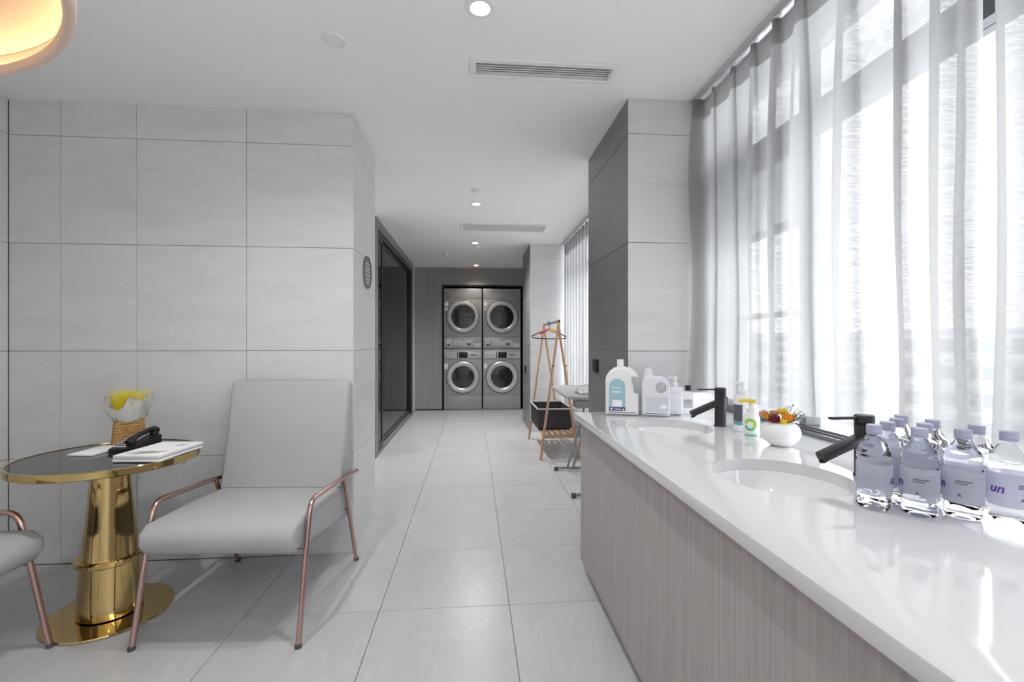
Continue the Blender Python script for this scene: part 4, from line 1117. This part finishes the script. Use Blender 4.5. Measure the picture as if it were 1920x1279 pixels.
BH, BR = 0.192, 0.0335
def water_bottle():
    t = thing('water_bottle', (0, 0, 0), 0, 'x', 'bottle', 'plastic water bottles on the counter')
    bm = B(); n = 40
    prof = [(0, 0.004), (0.014, 0.003), (0.024, 0.0), (0.030, 0.002), (0.0330, 0.008), (0.0335, 0.014), (0.0318, 0.020), (0.0333, 0.026), (0.0320, 0.033), (0.0325, 0.040), (0.0325, 0.104)]
    k = 0
    while prof[-1][1] < 0.131:
        z = prof[-1][1] + 0.0035; prof.append((0.0325 + (0.0010 if k % 2 else -0.0008), z)); k += 1
    prof += [(0.0312, 0.136), (0.0285, 0.143), (0.0240, 0.150), (0.0185, 0.160), (0.0142, 0.167), (0.0128, 0.170), (0.0128, 0.176), (0, 0.176)]
    vs = lathe(bm, prof, n)
    for v in vs:      # wavy ribs, faint foot lobes
        a = math.atan2(v.co.y, v.co.x)
        if 0.106 < v.co.z < 0.15: v.co.z += 0.004 * math.sin(2 * a + 20 * v.co.z)
        if v.co.z < 0.02: q = 1 - 0.04 * (0.5 + 0.5 * math.cos(5 * a)); v.co.x *= q; v.co.y *= q
    finish('body', bm, 'water', t, 80)
    bm = B(); m_ = 36; pr = []
    for r_, z in ((0.0, 0.1765), (0.0150, 0.1765), (0.0152, 0.178), (0.0150, 0.190), (0.0138, 0.192), (0, 0.192)): pr.append((r_, z))
    vs = lathe(bm, pr, 48)
    for v in vs:
        r_ = math.hypot(v.co.x, v.co.y)
        if r_ > 0.0145 and round(math.atan2(v.co.y, v.co.x) / (2 * PI) * 48) % 2: v.co.x *= 0.97; v.co.y *= 0.97
    cp = finish('cap', bm, 'cap', t, 25)
    bm = B(); disc_ring(bm, 0.0130, 0.0150, 0.1715, 0.1758, 28); finish('cap_ring', bm, 'cap', cp, 40)
    bm = B(); disc_ring(bm, 0.0337, 0.0341, 0.035, 0.106, 40); lb = finish('label', bm, 'sleeve', t, 40)
    # marks, laid out around the sleeve: small print, emblem, brush logo
    bm = B(); a0 = -PI / 2
    rnd = random.Random(3)
    for z, h, x0, x1 in ((0.074, 0.0032, -0.012, 0.014), (0.069, 0.0028, -0.012, 0.006)):
        x = x0
        while x < x1:
            wd = rnd.uniform(0.0012, 0.0022); wrap(bm, 0.0342, math.degrees(a0 + x / 0.034), math.degrees(a0 + (x + wd) / 0.034), z + 0.008, z + h + 0.008, 2, 0.0003); x += wd + 0.0007
    finish('small_print', bm, 'ink', lb)
    text_strip('A', 0.011, 0.0342, a0 - 0.15, 0.050, 'ink', lb, 0.0002)
    text_strip('un', 0.026, 0.0342, a0 - 1.35, 0.064, 'purple', lb, 0.0003, 0.25)
    return t


wb0 = water_bottle()
s_ = 1.085
SPOT_B = [  # x, y, turn, label   (turn 0: small print faces -y)
    (0.926, 0.996, 110, 'front-row water bottle at the left end, beside the black tap'),
    (0.990, 0.948, -44, 'front-row water bottle with small print facing out, second from the black tap'),
    (1.072, 0.927, -50, 'front-row water bottle with small print facing out, third from the black tap'),
    (1.146, 0.898, -8, 'front-row water bottle at the right edge with purple brush logo in front'),
    (0.992, 1.030, 200, 'water bottle in the back group directly behind the left-end bottle'),
    (1.058, 1.072, 120, 'water bottle in the back group, second cap from the black tap'),
    (1.116, 1.118, 160, 'farthest water bottle at the rear of the group by the curtain'),
    (1.060, 1.002, 230, 'water bottle between the second front bottle and the curtain, middle row'),
    (1.128, 1.046, 30, 'water bottle in the back group against the curtain behind the third front bottle'),
    (1.158, 0.972, 300, 'water bottle in the back row between the third and last front bottles'),
]
for k, (x, y, a, lab_) in enumerate(SPOT_B):
    b = wb0 if k == 0 else dup(wb0)
    b.location = (x, y, ZC + 0.0005); b.rotation_euler = (0, 0, math.radians(a)); b['label'] = lab_

# ================================================================== CEILING FITTINGS
for k, (x, y) in enumerate(SPOTS):
    t = thing('downlight', (x, y, CEIL), 0, ['lit recessed downlight nearest the viewer at the top of the picture', 'lit recessed downlight in the middle of the corridor ceiling', 'lit recessed downlight next to the far smoke detector', 'added unseen fill downlight above and behind the viewer near the counter', 'added unseen fill downlight above the viewer in front of the armchair'][k], 'downlight', 'recessed ceiling downlights')
    bm = B(); lathe(bm, [(0.036, 0.012), (0.0385, -0.0004), (0.058, -0.0004), (0.060, -0.003), (0.057, -0.006), (0.040, -0.006), (0.0345, 0.012)], 36, close=True); finish('trim_ring', bm, 'whitemetal', t, 40)
    bm = B(); lathe(bm, [(0.0345, 0.012), (0.026, 0.040), (0.0245, 0.040), (0.033, 0.012)], 32, close=True); finish('reflector', bm, 'whitemetal', t, 40)
    bm = B(); lathe(bm, [(0, 0.036), (0.024, 0.036), (0.024, 0.040), (0, 0.040)], 24); finish('lens', bm, 'spot', t, 40)
    ld = bpy.data.lights.new('downlight_beam', 'SPOT'); ld.energy = [15, 21, 72, 22, 17][k]; ld.spot_size = math.radians(150); ld.spot_blend = 1.0; ld.shadow_soft_size = 0.035; ld.color = (1, 0.985, 0.97)
    lo = bpy.data.objects.new('downlight_beam', ld); COL.objects.link(lo); lo.parent = t; lo.location = (0, 0, -0.004)
t = thing('downlight', (0.056, 8.12, CEIL), 0, 'small warm downlight glowing just above the washing machines', 'downlight', 'recessed ceiling downlights')
bm = B(); lathe(bm, [(0.036, 0.012), (0.0385, -0.0004), (0.052, -0.0004), (0.052, -0.005), (0.040, -0.006), (0.0345, 0.012)], 32, close=True); finish('trim_ring', bm, 'whitemetal', t, 40)
bm = B(); lathe(bm, [(0, -0.020), (0.022, -0.014), (0.028, 0.0), (0.028, 0.02), (0, 0.02)], 24); finish('lens', bm, 'spotwarm', t, 40)
ld = bpy.data.lights.new('downlight_beam', 'SPOT'); ld.energy = 8; ld.spot_size = math.radians(120); ld.spot_blend = 0.9; ld.shadow_soft_size = 0.03; ld.color = (1, 0.88, 0.76)
lo = bpy.data.objects.new('downlight_beam', ld); COL.objects.link(lo); lo.parent = t; lo.location = (0, 0, -0.03)

t = thing('ceiling_speaker', (-0.617, 2.112, CEIL), 0, 'flat round white cover on the ceiling in front of the tiled wall', 'ceiling cover')
bm = B(); lathe(bm, [(0, -0.004), (0.040, -0.004), (0.044, -0.0002), (0, -0.0002)], 40); finish('cover', bm, 'vent', t, 40)
bm = B(); lathe(bm, [(0.0445, -0.0002), (0.0445, -0.006), (0.049, -0.007), (0.053, -0.0002)], 40, close=True); finish('trim_ring', bm, 'whitemetal', t, 40)
def detector(x, y, r, label):
    t = thing('smoke_detector', (x, y, CEIL), 0, label, 'smoke detector', 'round ceiling detectors')
    bm = B(); lathe(bm, [(0, -0.014), (r, -0.014), (r, -0.0002), (0, -0.0002)], 32); finish('base', bm, 'whitemetal', t, 40)
    bm = B(); lathe(bm, [(0, -0.040), (r * 0.5, -0.038), (r * 0.8, -0.028), (r * 0.85, -0.0145), (0, -0.0145)], 32); finish('sensor_dome', bm, 'vent', t, 40)
detector(0.028, 4.09, 0.045, 'white smoke detector ahead of the middle downlight in the corridor')
detector(0.052, 6.52, 0.055, 'white smoke detector at the far end of the corridor ceiling')
detector(-0.417, 7.15, 0.042, 'small white detector on the far left of the corridor ceiling')


def vent(x0, x1, y0, y1, label, n):
    cx, cy = (x0 + x1) / 2, (y0 + y1) / 2; hx, hy = (x1 - x0) / 2, (y1 - y0) / 2
    t = thing('air_vent', (cx, cy, CEIL), 0, label, 'air vent', 'slotted ceiling air vents')
    bm = B(); b_ = 0.028
    for a in ((-hx, hx, -hy, -hy + b_), (-hx, hx, hy - b_, hy), (-hx, -hx + b_, -hy + b_, hy - b_), (hx - b_, hx, -hy + b_, hy - b_)): box(bm, *a, -0.010, -0.0003, 0.003, 1)
    finish('frame', bm, 'vent', t)
    s0 = None; inner = 2 * (hy - b_)
    for k in range(n):
        if s0 is None:
            bm = B(); vs = box(bm, -hx + b_ + 0.003, hx - b_ - 0.003, -0.0013, 0.0013, -inner / n * 0.66, inner / n * 0.66); move(vs, Matrix.Rotation(math.radians(-52), 4, 'X')); s0 = finish('slat', bm, 'vent', t); o = s0
        else: o = s0.copy(); COL.objects.link(o)
        o.location = (0, -inner / 2 + inner * (k + 0.5) / n, 0.008)
    bm = B(); box(bm, -hx + 0.031, hx - 0.031, -hy + 0.021, hy - 0.021, 0.07, 0.088); finish('duct', bm, 'ventdark', t)
vent(*VENTS[0], 'long slotted white air vent on the ceiling nearest the viewer', 6)
vent(*VENTS[1], 'slotted white air vent on the ceiling far along the corridor', 12)

# pendant lamp, warm light hidden behind its rim
PX, PY, PZ, PR = -1.455, 0.634, 1.945, 0.745
t = thing('pendant_lamp', (PX, PY, PZ), 0, 'large round pendant lamp glowing warm gold at the upper left', 'lamp')
bm = B(); lathe(bm, [(0.722, 0.022), (0.722, 0.006), (0.727, 0.001), (0.735, 0.0), (0.742, 0.006), (PR, 0.020), (PR, 0.060), (0.741, 0.060), (0.741, 0.020), (0.738, 0.008), (0.730, 0.006), (0.726, 0.010), (0.726, 0.022)], 96, close=True); finish('rim', bm, 'lampshade', t, 50)
bm = B(); lathe(bm, [(0.744, 0.061), (0.735, 0.074), (0.69, 0.098), (0.60, 0.126), (0.45, 0.154), (0.25, 0.174), (0.0, 0.180), (0.0, 0.262), (0.255, 0.250), (0.455, 0.225), (0.60, 0.190), (0.68, 0.150), (0.725, 0.105), (0.7445, 0.068)], 96); finish('reflector', bm, 'lampin', t, 50)
bm = B(); lathe(bm, [(0.728, 0.012), (0.737, 0.012), (0.737, 0.017), (0.728, 0.017)], 96, close=True); finish('light_strip', bm, 'led', t, 50)
bm = B(); tube(bm, [(0, 0, 0.262), (0, 0, CEIL - PZ - 0.02)], 0.008, 10); finish('stem', bm, 'gold', t, 50)
bm = B(); lathe(bm, [(0, CEIL - PZ - 0.0215), (0.06, CEIL - PZ - 0.0215), (0.065, CEIL - PZ - 0.0005), (0, CEIL - PZ - 0.0005)], 32); finish('ceiling_rose', bm, 'gold', t, 50)

# ================================================================== OUTSIDE
GZ = -24.0
bm = B(); box(bm, -300, 400, -320, 420, GZ - 1, GZ)
tag(finish('ground', bm, 'ground'), 'pale hazy ground far below the window', 'ground', kind='structure')


def block(x, y, rz, W, D, top, fl, label, m='concrete2', cols=14):
    t = thing('apartment_building', (x, y, GZ), rz, label, 'building', 'buildings outside the window')
    H = top - GZ
    bm = B(); box(bm, -W / 2, W / 2, 0, D, 0, H); finish('wall', bm, m, t)
    n = int(H / fl)
    bm = B(); box(bm, -W / 2 - 0.2, W / 2 + 0.2, -0.25, D + 0.2, H, H + 0.35); finish('roof_parapet', bm, 'concrete', t)
    wm = None; sm = None
    for k in range(max(0, n - 6), n):
        z = H - (n - k) * fl
        if sm is None:
            b2 = B(); box(b2, -W / 2, W / 2, -1.0, 0.0, 0, 0.55); sm = finish('balcony_slab', b2, m, t); o = sm
        else: o = sm.copy(); COL.objects.link(o)
        o.location = (0, 0, z)
        for c in range(cols):
            if wm is None:
                b2 = B(); box(b2, -W / cols * 0.40, W / cols * 0.40, -0.08, -0.02, 0, fl * 0.45); wm = finish('window', b2, 'farglass', t); o = wm
            else: o = wm.copy(); COL.objects.link(o)
            o.location = (-W / 2 + W / cols * (c + 0.5), 0, z + fl * 0.30)
    return t


def at(px, dist):
    a = (px - 960) / FPX; r = Vector((a * math.cos(YAW) + math.sin(YAW), -a * math.sin(YAW) + math.cos(YAW), 0)); return r * dist
p = at(1850, 50); block(p.x, p.y, math.radians(-46), 22, 12, 2.3, 3.05, 'pale apartment block with long balcony bands seen between the curtains', 'concrete2', 7)
p = at(1640, 130); block(p.x, p.y, math.radians(-40), 60, 14, 3.6, 3.2, 'long low pale block faintly seen through the middle curtain', 'concrete', 12)
p = at(1330, 75); block(p.x, p.y, math.radians(-26), 18, 10, 1.9, 3.2, 'pale block faintly seen through the curtain beside the column', 'concrete', 8)
bm = B(); N = 60; V = []
for i in range(N + 1):
    a = math.radians(-20 + 130 * i / N); R = 330
    V.append([bm.verts.new((R * k * math.sin(a), R * k * math.cos(a), GZ + z)) for k, z in ((0.9, 0), (1.0, 26 + 4 * math.sin(i * 0.7) + 3 * math.sin(i * 1.9)), (1.2, 0))])
for p_, q_ in zip(V, V[1:]):
    for i in range(2): bm.faces.new((p_[i], p_[i + 1], q_[i + 1], q_[i]))
tag(finish('hills', bm, 'trees', smooth=60), 'low hazy hills on the horizon beyond the window', 'hills', kind='structure')
